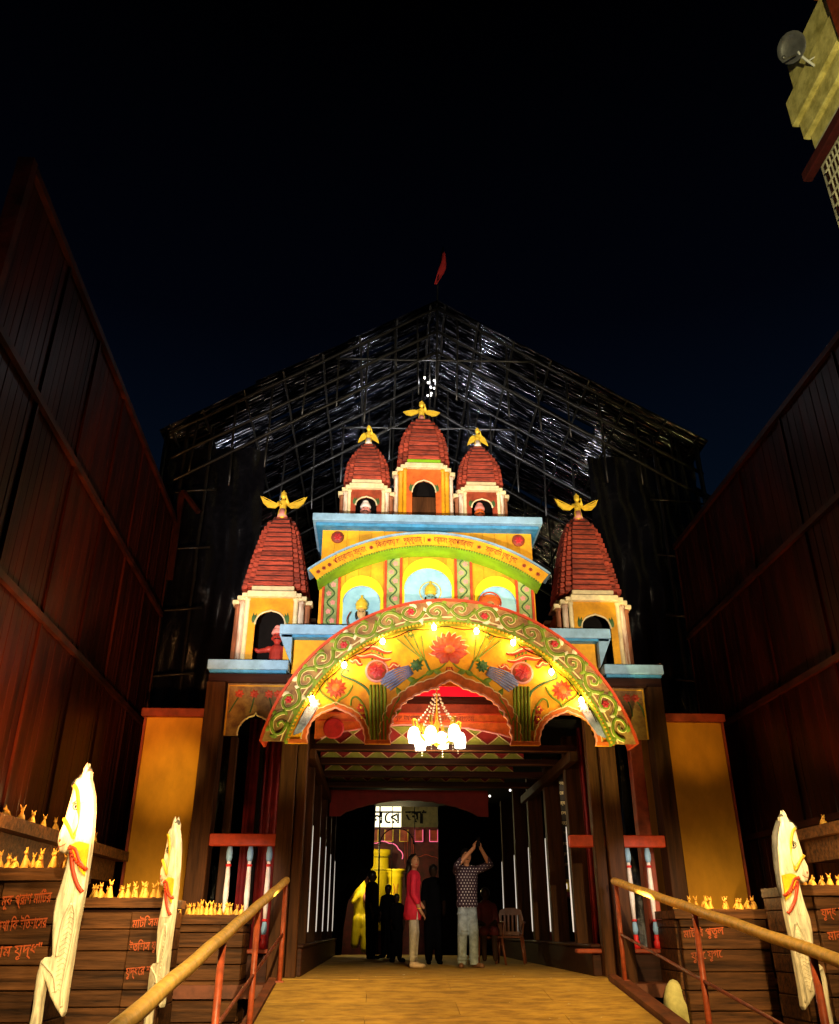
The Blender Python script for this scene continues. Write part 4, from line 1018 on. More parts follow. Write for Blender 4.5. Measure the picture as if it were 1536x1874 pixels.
# ================================================================ things inside and beyond the passage
t = thing('model_temple', 'small lit model temple with yellow rims on a table beyond the right slats', 'model', (3.86, 18.4, 1.2))
m = MB(); m.lathe([(.30, 0), (.30, .04), (.24, .05), (.24, .16), (.28, .17), (.28, .20), (.22, .21), (.22, .36), (.27, .37), (.27, .40)], (3.86, 18.4, 1.2), 8); ob('tier', m, 'gold', t)
m = MB(); m.lathe([(.27, .40), (.20, .55), (.10, .70), (.03, .78), (.01, .95)], (3.86, 18.4, 1.2), 10); ob('spire', m, 'pink', t)
m = MB()
for q in range(6): a = q * 1.047; m.box(3.86 + .235 * math.cos(a) - .03, 3.86 + .235 * math.cos(a) + .03, 18.4 + .235 * math.sin(a) - .03, 18.4 + .235 * math.sin(a) + .03, 1.255, 1.35)
ob('lit_window', m, 'e_white', t)
m = MB(); m.box(3.4, 4.3, 18.0, 18.8, 1.1, 1.19)
for xx in (3.45, 4.2):
    for yy in (18.05, 18.7): m.box(xx, xx + .05, yy, yy + .05, -.05, 1.1)
o = ob('display_table', m, 'redcl'); tag(o, 'dark red display table under the small model temple', 'table')
t = thing('text_board', 'tall dark board with lines of small pale writing beyond the right slats', 'board', (3.8, 17.5, 1.3))
m = MB(); m.box(3.45, 4.15, 17.5, 17.54, 1.4, 3.4); ob('panel', m, 'paper', t)
words = ['মহাকাল', 'যুগের পর', 'ধর্মের', 'আলো', 'সত্যের', 'জয় হোক', 'সবার', 'মঙ্গল']
for i in range(9):
    x = text_mb(words[i % 8] + ' ' + words[(i * 3 + 1) % 8], .085); x.xf(lambda a, b, c: (3.8 + a, 17.495, 3.15 - i * .19 + b)); ob('text_line', x, 'outl', t)
spot((3.7, 16.9, 3.3), (3.8, 17.5, 2.9), 14, (1, .85, .5), 60, .6)
for (x, y, z, wl) in ((2.6, 17.4, 3.02, 'second from the left of'), (3.3, 17.0, 3.1, 'rightmost of'), (3.25, 13.9, 2.86, 'highest of'), (2.2, 17.5, 2.92, 'leftmost of')):
    m = MB(); m.sph((x, y, z), .022, 8, 5); o = ob('spot_lamp', m, 'lampdim'); tag(o, 'tiny white spot lamp, ' + wl + ' those hanging among the right passage posts', 'lamp', 'small lamps right of the passage')
m = MB(); m.sph((-1.36, 12.1, 2.18), .018, 8, 5); o = ob('spot_lamp', m, 'lampdim'); tag(o, 'tiny white lamp glinting beside the left front post', 'lamp')

far = thing('inner_hall_front', 'inner hall facade with dark red arches and pink outlines seen through the doorway', 'facade', (.7, 26, 0))
m = MB(); m.box(-3.5, 5, 26.0, 26.2, -.1, 6); ob('wall', m, mat('inner_red', (.10, .006, .006), .6, .3, 4, .3), far)
for i in range(7):
    m = MB(); x = -.25 + i * .43; m.box(x, x + .22, 25.8, 25.86, 2.80, 3.10); p = ob('window', m, 'redw', far)
    m = MB(); m.box(x - .015, x, 25.77, 25.80, 2.79, 3.11); m.box(x + .22, x + .235, 25.77, 25.80, 2.79, 3.11); m.box(x, x + .22, 25.77, 25.80, 2.785, 2.80); ob('lit_frame', m, 'e_pink' if i > 2 else 'gold', p)
for k, (x, h, r_) in enumerate(((.12, 2.66, .55), (1.35, 2.35, .50))):
    P = []
    for i in range(31):
        a = math.pi * i / 30; q = r_ * (1 + .07 * abs(math.sin(i * math.pi / 6))); P.append((x + q * math.cos(a), 25.6, h - .35 + q * .8 * math.sin(a)))
    m = MB(); m.tube(P, .013 if k == 0 else .007, 5); ob('pink_outline', m, 'e_pink' if k == 0 else 'redo', far)
for x in (.75, .82, .95, 1.0):
    m = MB(); m.tube([(x, 25.7, 2.2), (x, 25.7, 2.95)], .005, 4); ob('thin_line', m, 'redo', far)
for k, (xa, za, xb, zb_) in enumerate(((.25, 4.1, .9, 3.95), (.9, 3.95, 1.35, 3.68), (1.25, 4.1, 1.7, 3.7), (1.6, 4.2, 2.05, 3.75), (1.9, 4.2, 2.2, 3.95))):
    m = MB(); m.tube([(xa, 25, za), (xb, 25, zb_)], .012, 5); ob('pink_outline', m, 'e_mag' if k > 1 else 'e_pink', far)
for i in range(16):
    m = MB(); x = -.3 + i * .16; m.box(x, x + .012, 25.9, 25.95, 3.55, 4.4); ob('slat', m, 'redo', far)
m = MB(); m.tube([(1.67, 24.8, 1.4), (1.67, 24.8, 2.95)], .022, 8); ob('lit_pole', m, 'pink', far)
gr = thing('lattice_screen', 'thin black iron lattice with arched top inside the doorway', 'screen', (.3, 22.6, 0))
for x in (.02, .34, .9):
    m = MB(); m.tube([(x, 22.6, 0), (x, 22.6, 3.45)], .022 if x < .1 else .010, 6); ob('upright_bar', m, 'black', gr)
for z in (1.85, 2.15, 2.5):
    m = MB(); m.tube([(-.1, 22.6, z), (.34 if z < 2.4 else .1, 22.6, z)], .010, 5); ob('cross_bar', m, 'black', gr)
m = MB(); m.tube([(.46 + .42 * math.cos(i * math.pi / 16), 22.6, 2.45 + .38 * math.sin(i * math.pi / 16)) for i in range(17)], .016, 6); ob('arch_bar', m, 'black', gr)
sg = thing('letter_sign', 'glowing signboard with large black letters seen through the doorway', 'sign', (.8, 25, 3.1))
m = MB(); m.box(-.35, .62, 25.0, 25.04, 3.10, 3.66); ob('lit_panel', m, 'e_sign', sg)
m = MB(); m.box(.625, 2.4, 25.0, 25.04, 3.10, 3.66); ob('dim_panel', m, 'dimp', sg)
x = text_mb('মনের আ', .50); x.xf(lambda a, b, c: (.42 + a, 24.985, 3.20 + b)); ob('letters', x, 'black', sg)
t = thing('yellow_column', 'brightly lit yellow painted column with capital beyond the doorway', 'column', (.46, 24, 0))
m = MB(); m.lathe([(.17, .3), (.12, .55), (.15, .75), (.165, .95), (.19, 1.0), (.165, 1.05), (.19, 1.75), (.22, 1.80), (.20, 1.85), (.25, 1.9), (.25, 1.95)], (.46, 24, 0), 16); ob('shaft', m, 'niche', t)
m = MB(); m.tube(spl([(.40, 23.81, 1.6), (.44, 23.80, 1.45), (.40, 23.80, 1.3)], 4), .008, 5); m.tube(spl([(.53, 23.81, 1.6), (.49, 23.80, 1.45), (.53, 23.80, 1.3)], 4), .008, 5); ob('motif', m, 'orange', t)
t = thing('yellow_column', 'large yellow lit pier with stone rings half hidden by the black door curtain', 'column', (.05, 25, 0))
m = MB(); m.lathe([(.26, .5), (.26, 1.9), (.30, 2.0), (.27, 2.05), (.27, 2.35), (.32, 2.4), (.32, 2.5)], (.02, 25, 0), 18); ob('shaft', m, 'niche', t)
t = thing('elephant_statue', 'bright yellow elephant shaped statue low at the left of the doorway', 'statue', (-.5, 23.5, 0))
m = MB(); caps(m, ((-.42, 23.6, 1.75), .06, (-.42, 23.6, 1.25), .22), ((-.42, 23.6, 1.2), .20, (-.45, 23.6, .75), .15), ((-.5, 23.4, 1.3), .09, (-.62, 23.3, 1.15), .05), ((-.5, 23.4, .75), .12, (-.55, 23.4, .2), .10), ((-.3, 23.5, .75), .12, (-.3, 23.5, .1), .10))
ob('body', m, 'niche', t, remesh=.03)
m = MB(); m.sph((-.27, 23.4, 1.25), (.10, .05, .14)); ob('ear', m, 'pink', t)
point((-.2, 22.7, 2.5), 110, (1, .85, .35), .1); point((.5, 22.9, 2.9), 36, (1, .80, .40), .1); point((.6, 24.6, 4.6), 16, (1, .2, .25), .1)

# ================================================================ people
def person(name, label, loc, rz, segs, skin, skinhead, extra, scale=1):
    t = thing(name, label, 'person', loc, rz); return t
def mbcaps(*s): return caps(MB(), *s)
# --- woman: red kurta, pale leggings, body towards +X, head turned to the camera
wm = thing('person', 'woman in a long red kurta and pale leggings standing side on, looking at the camera', 'person', (.57, 14.65, 0))
L_ = dict(local=True)
b = mbcaps(((0, .0, 1.30), .045, (.01, -.005, 1.42), .043), ((.0, 0, 1.28), .085, (0, 0, 1.0), .09),
           ((0, -.09, 1.27), .048, (-.01, -.13, 1.02), .040), ((-.01, -.13, 1.02), .036, (.10, -.13, .80), .026), ((.10, -.13, .80), .026, (.14, -.12, .74), .026),
           ((0, .09, 1.27), .048, (.02, .12, 1.02), .040), ((.02, .12, 1.02), .036, (.16, .05, .84), .026),
           ((0, -.04, .80), .06, (0, -.05, .48), .055), ((0, -.05, .48), .058, (-.02, -.05, .10), .038), ((0, .05, .80), .06, (.03, .06, .48), .055), ((.03, .06, .48), .058, (.02, .06, .10), .038), ((0, 0, .9), .10, (0, 0, 1.0), .09))
b.sph((.022, -.025, 1.505), (.070, .080, .102), 14, 10); b.sph((.050, -.100, 1.498), (.012, .016, .020)); b.sph((.035, -.075, 1.44), (.036, .03, .022))
for k in range(4): b.tube([(.15 + .004 * k, -.135 + .012 * k, .74), (.17 + .005 * k, -.14 + .014 * k, .69), (.165, -.13 + .012 * k, .655)], [.010, .009, .007], 6)
b.tube([(.135, -.14, .75), (.15, -.165, .72), (.165, -.165, .69)], [.011, .009, .007], 6)
ob('body', b, 'skin', wm, remesh=.010, **L_)
b = MB(); b.sph((-.008, .010, 1.535), (.086, .092, .100), 16, 10); b.sph((-.075, .055, 1.50), (.05, .055, .055)); b.tube([(-.06, .05, 1.50), (-.095, .06, 1.32), (-.115, .05, 1.12)], [.055, .045, .018], 8)
b.xf(lambda x, y, z: (x, y if y > -.055 or z > 1.56 else -.055, z)); ob('hair', b, 'hair', wm, remesh=.012, **L_)
b = MB()
for dx in (.018, .062): b.sph((dx, -.098 + abs(dx - .04) * .3, 1.518), (.012, .008, .006), 8, 5); b.tube([(dx - .014, -.1, 1.538), (dx + .012, -.1, 1.54)], .003, 4)
ob('eyes', b, 'hair', wm, **L_)
b = MB(); b.sph((.042, -.101, 1.462), (.020, .008, .007), 8, 5); ob('lips', b, 'crim', wm, **L_)
b = MB(); b.sph((-.035, -.075, 1.465), (.007, .007, .014), 6, 5); ob('earring', b, 'crystal', wm, **L_)
b = mbcaps(((0, -.05, 1.29), .075, (0, .05, 1.29), .075), ((.0, 0, 1.28), .115, (-.005, 0, 1.05), .108), ((-.005, 0, 1.05), .108, (-.01, 0, .92), .128), ((-.01, 0, .92), .130, (-.015, .0, .73), .150), ((.03, -.02, 1.2), .09, (.03, .02, 1.2), .09),
           ((0, -.10, 1.285), .055, (-.01, -.14, 1.03), .052), ((-.01, -.14, 1.03), .050, (.05, -.142, .92), .045), ((0, .10, 1.285), .055, (.02, .13, 1.03), .050), ((.02, .13, 1.03), .048, (.07, .11, .95), .044))
flat(ob('kurta', b, 'kurta', wm, remesh=.012, **L_), .665)
b = MB(); b.add([(.04, -.157, .660), (.065, -.155, .660), (.055, -.152, .80), (.04, -.150, .660), (.065, -.148, .660), (.055, -.146, .80)], [(0, 1, 2), (5, 4, 3), (0, 3, 4, 1), (1, 4, 5, 2), (2, 5, 3, 0)]); ob('side_slit', b, 'jean1', wm, **L_)
b = mbcaps(((0, -.045, .80), .075, (0, -.05, .70), .080), ((0, -.05, .70), .080, (0, -.055, .50), .068), ((0, -.055, .50), .070, (-.02, -.055, .12), .048), ((0, .05, .80), .08, (.03, .06, .50), .068), ((.03, .06, .50), .070, (.02, .06, .12), .048))
for z in (.55, .50, .44, .20, .15, .35): b.sph((.0 + .01 * math.sin(z * 50), -.055, z), (.068 - (.55 - z) * .03, .068 - (.55 - z) * .03, .018), 10, 5)
ob('leggings', b, 'jean1', wm, remesh=.011, **L_)
b = MB()
for yy, dx in ((-.06, -.005), (.065, .035)): caps(b, ((-.02 + dx, yy, .042), .042, (.13 + dx, yy - .01, .030), .032)); caps(b, ((-.02 + dx, yy, .06), .04, (.03 + dx, yy, .05), .04))
flat(ob('shoes', b, 'shoe', wm, remesh=.009, **L_), .006)
b = MB(); b.tube([(.085 + .03 * math.cos(a * .524), -.13 + .03 * math.sin(a * .524), .825) for a in range(13)], .006, 5); ob('bangle', b, 'gold', wm, **L_)
# --- man photographing with raised arms
mn = thing('person', 'man in a dark shirt with small white prints raising a phone with both hands', 'person', (1.42, 14.65, 0), R(8))
b = mbcaps(((0, 0, 1.36), .05, (0, -.01, 1.48), .048), ((0, 0, 1.3), .09, (0, 0, 1.0), .09),
           ((-.16, 0, 1.36), .055, (-.19, -.17, 1.44), .046), ((-.19, -.17, 1.44), .042, (.06, -.30, 1.70), .028), ((.16, 0, 1.38), .055, (.36, -.13, 1.46), .046), ((.36, -.13, 1.46), .042, (.17, -.30, 1.70), .028),
           ((-.06, 0, .84), .06, (-.085, 0, .5), .058), ((-.085, 0, .5), .062, (-.10, 0, .1), .044), ((.06, 0, .84), .06, (.09, -.02, .5), .058), ((.09, -.02, .5), .062, (.085, -.02, .1), .044))
b.sph((0, -.02, 1.585), (.078, .092, .110), 14, 10); b.sph((0, -.115, 1.575), (.014, .018, .020))
for (hx, sgn) in ((.065, 1), (.165, -1)):
    b.sph((hx, -.31, 1.735), (.026, .030, .042))
    for k in range(4): b.tube([(hx, -.32 + .015 * k - .01, 1.755), (hx + sgn * .025, -.345 + .013 * k, 1.795 - .006 * k), (hx + sgn * .05, -.33 + .012 * k, 1.80 - .006 * k)], [.010, .0095, .008], 6)
    b.tube([(hx, -.285, 1.72), (hx + sgn * .03, -.28, 1.76), (hx + sgn * .035, -.285, 1.79)], [.012, .010, .008], 6)
ob('body', b, 'skin', mn, remesh=.010, **L_)
b = MB(); b.sph((0, .005, 1.625), (.086, .10, .095), 14, 8); b.xf(lambda x, y, z: (x, max(y, -.085), max(z, 1.55))); ob('hair', b, 'hair', mn, **L_)
b = MB()
for dx in (-.03, .03): b.sph((dx, -.108, 1.605), (.013, .007, .006), 8, 5); b.tube([(dx - .02, -.112, 1.628), (dx + .02, -.112, 1.628)], .005, 5)
b.sph((0, -.112, 1.54), (.025, .008, .006), 8, 5); ob('eyes_and_mouth', b, 'hair', mn, **L_)
b = MB(); b.bbox(.085, .150, -.335, -.325, 1.735, 1.87, .003); b.xf(lambda x, y, z: (x, y, z)); ph = ob('phone', b, 'black', None); tag(ph, 'black phone held up by the man in the printed shirt', 'phone'); ph.location = (1.42 + .17, 14.65 - .32, 1.72)
b = mbcaps(((-.10, 0, 1.38), .085, (.10, 0, 1.38), .085), ((-.06, 0, 1.30), .125, (-.05, 0, .98), .115), ((.06, 0, 1.30), .125, (.05, 0, .98), .115), ((0, 0, 1.3), .125, (0, 0, .98), .125), ((-.03, 0, .98), .13, (-.04, 0, .88), .14), ((.03, 0, .98), .13, (.04, 0, .88), .14), 
           ((-.16, 0, 1.37), .068, (-.19, -.17, 1.445), .058), ((-.19, -.17, 1.445), .055, (-.14, -.20, 1.52), .046), ((.16, 0, 1.385), .068, (.36, -.13, 1.465), .058), ((.36, -.13, 1.465), .055, (.31, -.185, 1.55), .046))
sh = flat(ob('shirt', b, 'shirt', mn, remesh=.012, **L_), .85)
# small white print flakes laid on the shirt
from mathutils.bvhtree import BVHTree
bvh = BVHTree.FromPolygons([v.co for v in sh.data.vertices], [tuple(p.vertices) for p in sh.data.polygons])
b = MB()
for i in range(-4, 10):
    for j in range(16):
        x = i * .047 - .02 + (.0235 if j % 2 else 0); z = .85 + j * .043
        h = bvh.ray_cast(Vector((x, -1, z)), Vector((0, 1, 0)))
        if h[0]:
            p, n = h[0], h[1]; ux = n.cross(Vector((0, 0, 1))).normalized(); uz = ux.cross(n) * -1; p = p + n * .003; s_ = .0095
            if uz.z < 0: uz = -uz
            b.add([p - ux * s_ - uz * s_ * .8, p + ux * s_ - uz * s_ * .8, p + uz * s_ * 1.0], [(0, 1, 2)])
ob('shirt_print', b, 'shirtw', sh, kind='stuff', **L_)
b = mbcaps(((-.065, 0, .85), .088, (-.085, 0, .5), .078), ((-.085, 0, .5), .080, (-.10, 0, .12), .068), ((.065, 0, .85), .088, (.09, -.02, .5), .078), ((.09, -.02, .5), .080, (.085, -.02, .12), .068), ((-.04, 0, .90), .10, (.04, 0, .90), .10), ((-.10, 0, .10), .07, (-.10, 0, .07), .072), ((.085, -.02, .10), .07, (.085, -.02, .07), .072))
for z in (.52, .46, .16, .12, .75): 
    for sx_ in (-1, 1): b.sph((sx_ * .087 + .01 * math.sin(z * 40), -.01, z), (.085, .085, .018), 10, 5)
flat(ob('jeans', b, 'jean2', mn, remesh=.012, **L_), .045)
b = MB()
for xx, a in ((-.11, -.25), (.10, .6)):
    caps(b, ((xx, .04, .035), .045, (xx + a * .13, -.13, .03), .045))
flat(ob('sandals', b, 'sandal', mn, remesh=.010, **L_), .006)
# --- dark background people
def shadow_person(label, x, y, h=1.62, yaw=0, lean=0, grp='dark figures in the passage'):
    t = thing('person', label, 'person', (x, y, 0), yaw, group=grp); s_ = h / 1.62
    b = mbcaps(((0, 0, 1.30), .05, (0, 0, 1.42), .045), ((-.14, 0, 1.32), .055, (-.19, -.02, 1.05), .042), ((-.19, -.02, 1.05), .04, (-.17, -.10, .80), .03), ((.14, 0, 1.32), .055, (.19, -.02, 1.05), .042), ((.19, -.02, 1.05), .04, (.17, -.10, .80), .03), ((0, 0, 1.25), .12, (0, 0, .95), .12))
    b.sph((0, 0, 1.51), (.075, .088, .105)); b.sph((0, -.09, 1.5), (.013, .016, .02))
    for sx_ in (-1, 1):
        for k in range(4): b.tube([(sx_ * .17 , -.10 + .012 * k, .79), (sx_ * .165, -.11 + .014 * k, .71)], [.010, .007], 5)
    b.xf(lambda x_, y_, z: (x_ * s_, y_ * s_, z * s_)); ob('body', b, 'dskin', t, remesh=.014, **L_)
    b = MB(); b.sph((0, .015, 1.55), (.085, .098, .09)); b.xf(lambda x_, y_, z: (x_ * s_, max(y_, -.07) * s_, z * s_)); ob('hair', b, 'hair', t, **L_)
    b = mbcaps(((-.10, 0, 1.32), .085, (.10, 0, 1.32), .085), ((0, 0, 1.28), .15, (0, 0, .92), .145), ((-.14, 0, 1.32), .07, (-.19, -.02, 1.05), .06), ((.14, 0, 1.32), .07, (.19, -.02, 1.05), .06), ((-.08, 0, .9), .11, (-.09, 0, .10), .07), ((.08, 0, .9), .11, (.09, 0, .10), .07))
    b.xf(lambda x_, y_, z: (x_ * s_, y_ * s_, z * s_)); ob('clothes', b, 'dark', t, remesh=.018, **L_)
    b = MB(); caps(b, ((-.09, .02, .04), .04, (-.10, -.12, .03), .035), ((.09, .02, .04), .04, (.10, -.12, .03), .035)); b.xf(lambda x_, y_, z: (x_, y_, max(z, .004))); ob('shoes', b, 'dark', t, **L_)
shadow_person('dark silhouette of a tall visitor facing the yellow statue left of the doorway', -.11, 19.0, 1.62, 1.2)
shadow_person('dark silhouette of a broad visitor standing at the doorway curtain', .22, 19.6, 1.38, -.6)
shadow_person('dark silhouette of a short visitor just left of the woman in red', .36, 17.2, 1.12, .3)
shadow_person('man in dark clothes standing in the dark right behind the woman in red', .98, 16.2, 1.56, .1)
# seated visitor in red behind the man
st = thing('person', 'person in red seated on a brown plastic chair behind the man with the phone', 'person', (1.86, 15.9, 0))
b = mbcaps(((0, 0, .92), .045, (0, -.01, 1.0), .042), ((0, 0, .88), .11, (0, .03, .52), .12), ((-.13, 0, .88), .05, (-.17, -.05, .66), .04), ((-.17, -.05, .66), .037, (-.05, -.25, .60), .028), ((.13, 0, .88), .05, (.17, -.05, .66), .04), ((.17, -.05, .66), .037, (.05, -.25, .60), .028), ((-.08, 0, .5), .09, (-.09, -.36, .5), .07), ((.08, 0, .5), .09, (.09, -.36, .5), .07), ((-.09, -.36, .5), .06, (-.09, -.38, .1), .04), ((.09, -.36, .5), .06, (.09, -.38, .1), .04))
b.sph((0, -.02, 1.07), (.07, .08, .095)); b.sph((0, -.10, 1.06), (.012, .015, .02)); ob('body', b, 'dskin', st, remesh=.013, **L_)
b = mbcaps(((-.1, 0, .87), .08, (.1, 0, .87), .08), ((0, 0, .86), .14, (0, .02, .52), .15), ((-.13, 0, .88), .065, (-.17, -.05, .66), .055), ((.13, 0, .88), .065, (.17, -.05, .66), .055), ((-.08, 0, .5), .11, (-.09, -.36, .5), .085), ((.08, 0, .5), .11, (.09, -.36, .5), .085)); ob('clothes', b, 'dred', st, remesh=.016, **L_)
b = MB(); b.sph((0, .02, 1.10), (.082, .09, .09)); b.xf(lambda x, y, z: (x, max(y, -.05), z)); ob('hair', b, 'hair', st, **L_)
# chairs
def pchair(label, loc, rz):
    t = thing('plastic_chair', label, 'chair', loc, rz, group='brown plastic chairs behind the man')
    b = MB(); b.bbox(-.22, .22, -.22, .22, .40, .43, .01); ob('seat', b, 'chair', t, **L_)
    b = MB()
    out = [(-.21, .44), (.21, .44), (.23, .70), (.19, .84), (.08, .88), (-.08, .88), (-.19, .84), (-.23, .70)]
    h = [[(-.14 + .07 * k - .018, .50), (-.14 + .07 * k + .018, .50), (-.14 + .07 * k + .018, .76), (-.14 + .07 * k - .018, .76)] for k in range(5)]
    pm = plate_mb([out] + h, .20, .225); pm.xf(lambda x, y, z: (x, y + (z - .44) * .18, z)); ob('backrest', pm, 'chair', t, **L_)
    for sx_ in (-1, 1):
        for sy_ in (-1, 1):
            b = MB(); b.tube([(sx_ * .20, sy_ * .20, .41), (sx_ * .24, sy_ * .25, 0)], [.028, .018], 6); ob('leg', b, 'chair', t, **L_)
        b = MB(); b.tube(spl([(sx_ * .22, .22, .62), (sx_ * .26, .0, .64), (sx_ * .25, -.18, .62), (sx_ * .22, -.20, .43)], 4), .018, 6); ob('armrest', b, 'chair', t, **L_)
pchair('brown plastic chair carrying the person in red', (1.86, 15.9, 0), R(12))
pchair('empty brown plastic chair at the foot of the right passage wall', (2.32, 16.3, 0), R(-12))

# ================================================================ horses
HO = [(-0.056, 1.745), (-0.124, 1.75), (-0.139, 1.696), (-0.173, 1.684), (-0.197, 1.648), (-0.197, 1.583), (-0.206, 1.502), (-0.219, 1.409), (-0.228, 1.329), (-0.254, 1.25), (-0.251, 1.171), (-0.222, 1.11), (-0.178, 1.094), (-0.135, 1.116), (-0.125, 1.061), (-0.132, 0.973), (-0.146, 0.865), (-0.17, 0.748), (-0.17, 0.633), (-0.154, 0.519), (-0.118, 0.352), (-0.129, 0.334), (-0.184, 0.332), (-0.213, 0.307), (-0.226, 0.208), (-0.221, 0.101), (-0.211, -0.024), (-0.215, -0.113), (-0.208, -0.276), (-.2, -.75), (-.14, -.75), (-0.144, -0.277), (-0.144, -0.09), (-0.151, 0.053), (-0.156, 0.189), (-0.128, 0.159), (-0.073, 0.072), (-0.003, -0.005), (0.055, -0.058), (0.067, -0.034), (0.062, 0.11), (0.063, 0.347), (0.06, 0.55), (0.067, 0.675), (0.073, 0.802), (0.07, 0.952), (0.07, 1.084), (0.061, 1.24), (0.042, 1.422), (0.014, 1.55), (-0.027, 1.644), (-0.051, 1.691)]
def horse(label, loc, rz, flip, ws):
    t = thing('carved_horse', label, 'horse statue', loc, rz, group='carved white wooden horses beside the ramp')
    sg_ = -1 if flip else 1
    F = lambda x: sg_ * (x + .08) * ws
    c = bpy.data.curves.new('h', 'CURVE'); c.dimensions = '2D'; c.fill_mode = 'BOTH'; c.extrude = .025; c.bevel_depth = .026; c.offset = -.022; c.bevel_resolution = 3
    s = c.splines.new('POLY'); s.points.add(len(HO) - 1); s.use_cyclic_u = True
    for i, (x, z) in enumerate(HO): s.points[i].co = (F(x), z, 0, 1)
    o = bpy.data.objects.new('p', c); COL.objects.link(o); dg = bpy.context.evaluated_depsgraph_get(); dg.update()
    me = bpy.data.meshes.new_from_object(o.evaluated_get(dg)); mb = MB()
    mb.add([(v.co.x, -v.co.z, v.co.y) for v in me.vertices], [tuple(p.vertices) for p in me.polygons], False)
    bpy.data.objects.remove(o); bpy.data.curves.remove(c); bd = ob('body', mb, 'horse', t, local=True)
    y = -.053
    def tb(pts, r, mt, nm, n=5):
        m = MB(); P = spl([(F(x), y, z) for x, z in pts], n); m.tube(P, r, 6); return ob(nm, m, mt, t, local=True)
    # shoulder and belly relief, carved hair lines
    m = MB()
    P = spl([(F(x), y, z) for x, z in ((-.01, .72), (-.06, .60), (-.07, .45), (-.065, .34))], 6); m.tube(P, .014, 6)
    P = spl([(F(x), y, z) for x, z in ((.0, .72), (.045, .60), (.04, .35), (.03, .12), (.05, .0))], 6); m.tube(P, .010, 6)
    P = spl([(F(x), y, z) for x, z in ((-.19, .30), (-.13, .26), (-.06, .20), (-.02, .10))], 6); m.tube(P, .010, 6)
    for k in range(16): m.tube([(F(-.055), y + .002, .62 - k * .035), (F(.0), y + .001, .66 - k * .036), (F(.045), y + .002, .63 - k * .036)], .0035, 4)
    for k in range(9): x = -.10 + k * .02; m.tube([(F(x), y - .001, .96 - k * .012), (F(x - .008), y - .001, .78)], .003, 4)
    ob('carving_ridges', m, 'horse', t, local=True)
    m = MB(); cen = (F(-.03), 1.33)
    m.sph((F(-.06), y + .02, 1.33), (.09 * ws, .035, .20), 16, 8); m.sph((F(-.20), y + .025, 1.18), (.05 * ws, .03, .07), 12, 6); ob('cheek', m, 'horse', t, local=True)
    tb([(-.186, 1.63), (-.14, 1.58), (-.10, 1.46), (-.07, 1.33), (-.10, 1.20)], .016, 'hyel', 'halter'); tb([(-.228, 1.36), (-.17, 1.30), (-.10, 1.21)], .016, 'hyel', 'halter')
    m = MB(); 
    pts = spl([(F(x), 0, z) for x, z in ((-.11, 1.15), (-.04, 1.18), (.065, 1.16))], 4); pts2 = spl([(F(x), 0, z) for x, z in ((-.09, 1.12), (.0, .98), (.072, .92))], 4)
    m.strip([(p[0], p[2]) for p in pts2], [(p[0], p[2]) for p in pts], y - .012, y + .004); ob('neck_cloth', m, 'hyel', t, local=True)
    o = tb([(-.125, 1.14), (-.06, 1.12), (.0, 1.03), (.075, .96)], .020, 'hcol', 'collar_band'); o = tb([(-.10, 1.10), (-.05, .96), (.01, .86), (.07, .80)], .018, 'hcol', 'collar_band')
    m = MB()
    for k in range(9): t_ = k / 8; m.sph((F(-.115 + .185 * t_), y - .02, 1.13 - .15 * t_ - .03 * math.sin(t_ * 3)), .014, 6, 4)
    ob('collar_beads', m, 'hcol', t, local=True)
    m = MB(); e = [(F(-.126 + .03 * math.cos(a * .628)), y - .004, 1.456 + .026 * math.sin(a * .628)) for a in range(11)]; m.tube(e, .0045, 5); m.sph((F(-.128), y - .004, 1.455), (.010, .006, .014))
    m.tube([(F(-.165), y - .004, 1.478), (F(-.13), y - .004, 1.50), (F(-.095), y - .004, 1.49)], .004, 5); ob('eye', m, 'hair', t, local=True)
    m = MB(); m.sph((F(-.225), y - .002, 1.19), (.008, .006, .014)); m.tube([(F(-.235), y - .003, 1.135), (F(-.19), y - .003, 1.15), (F(-.165), y - .003, 1.165)], .003, 4); ob('nostril_and_mouth', m, 'hcol', t, local=True)
    m = MB()
    for k in range(7): m.sph((F(-.20 + k * .02), -.0, 1.64 + k * .018), (.030, .04, .035 + .01 * (k % 2)), 8, 5)
    if flip: m.tube([(F(x + .012), 0, z) for x, z in ((-.05, 1.70), (.014, 1.56), (.045, 1.42), (.064, 1.24), (.073, 1.08), (.073, .95))], [.03, .04, .034, .030, .024, .01], 8)
    ob('mane', m, 'mane', t, local=True)
    m = MB()
    for dy in (-.025, .025): m.tube([(F(-.10), dy, 1.70), (F(-.105), dy, 1.77), (F(-.10), dy, 1.82)], [.028, .022, .004], 7)
    ob('ear', m, 'horse', t, local=True)
    return t
horse('large carved white horse nearest on the left, spotlit, red collar', (-2.50, 7.6, 0), R(-4), False, .86)
horse('second carved white horse on the left, seen nearly edge on behind the handrail', (-2.30, 10.3, -.13), R(-32), False, .72)
horse('carved white horse on the right of the ramp facing right', (4.38, 9.5, -.12), R(4), True, 1.0)
for (x, y, lab) in ((-2.62, 7.72, 'dark low plinth under the large left horse'), (-2.3, 10.42, 'dark low plinth under the second left horse'), (4.3, 9.62, 'dark low plinth under the right horse')):
    m = MB(); m.bbox(x - .45, x + .40, y - .25, y + .3, -1.5, -.74, .01); o = ob('horse_plinth', m, 'woodh'); tag(o, lab, 'plinth', 'plinths of the carved horses')

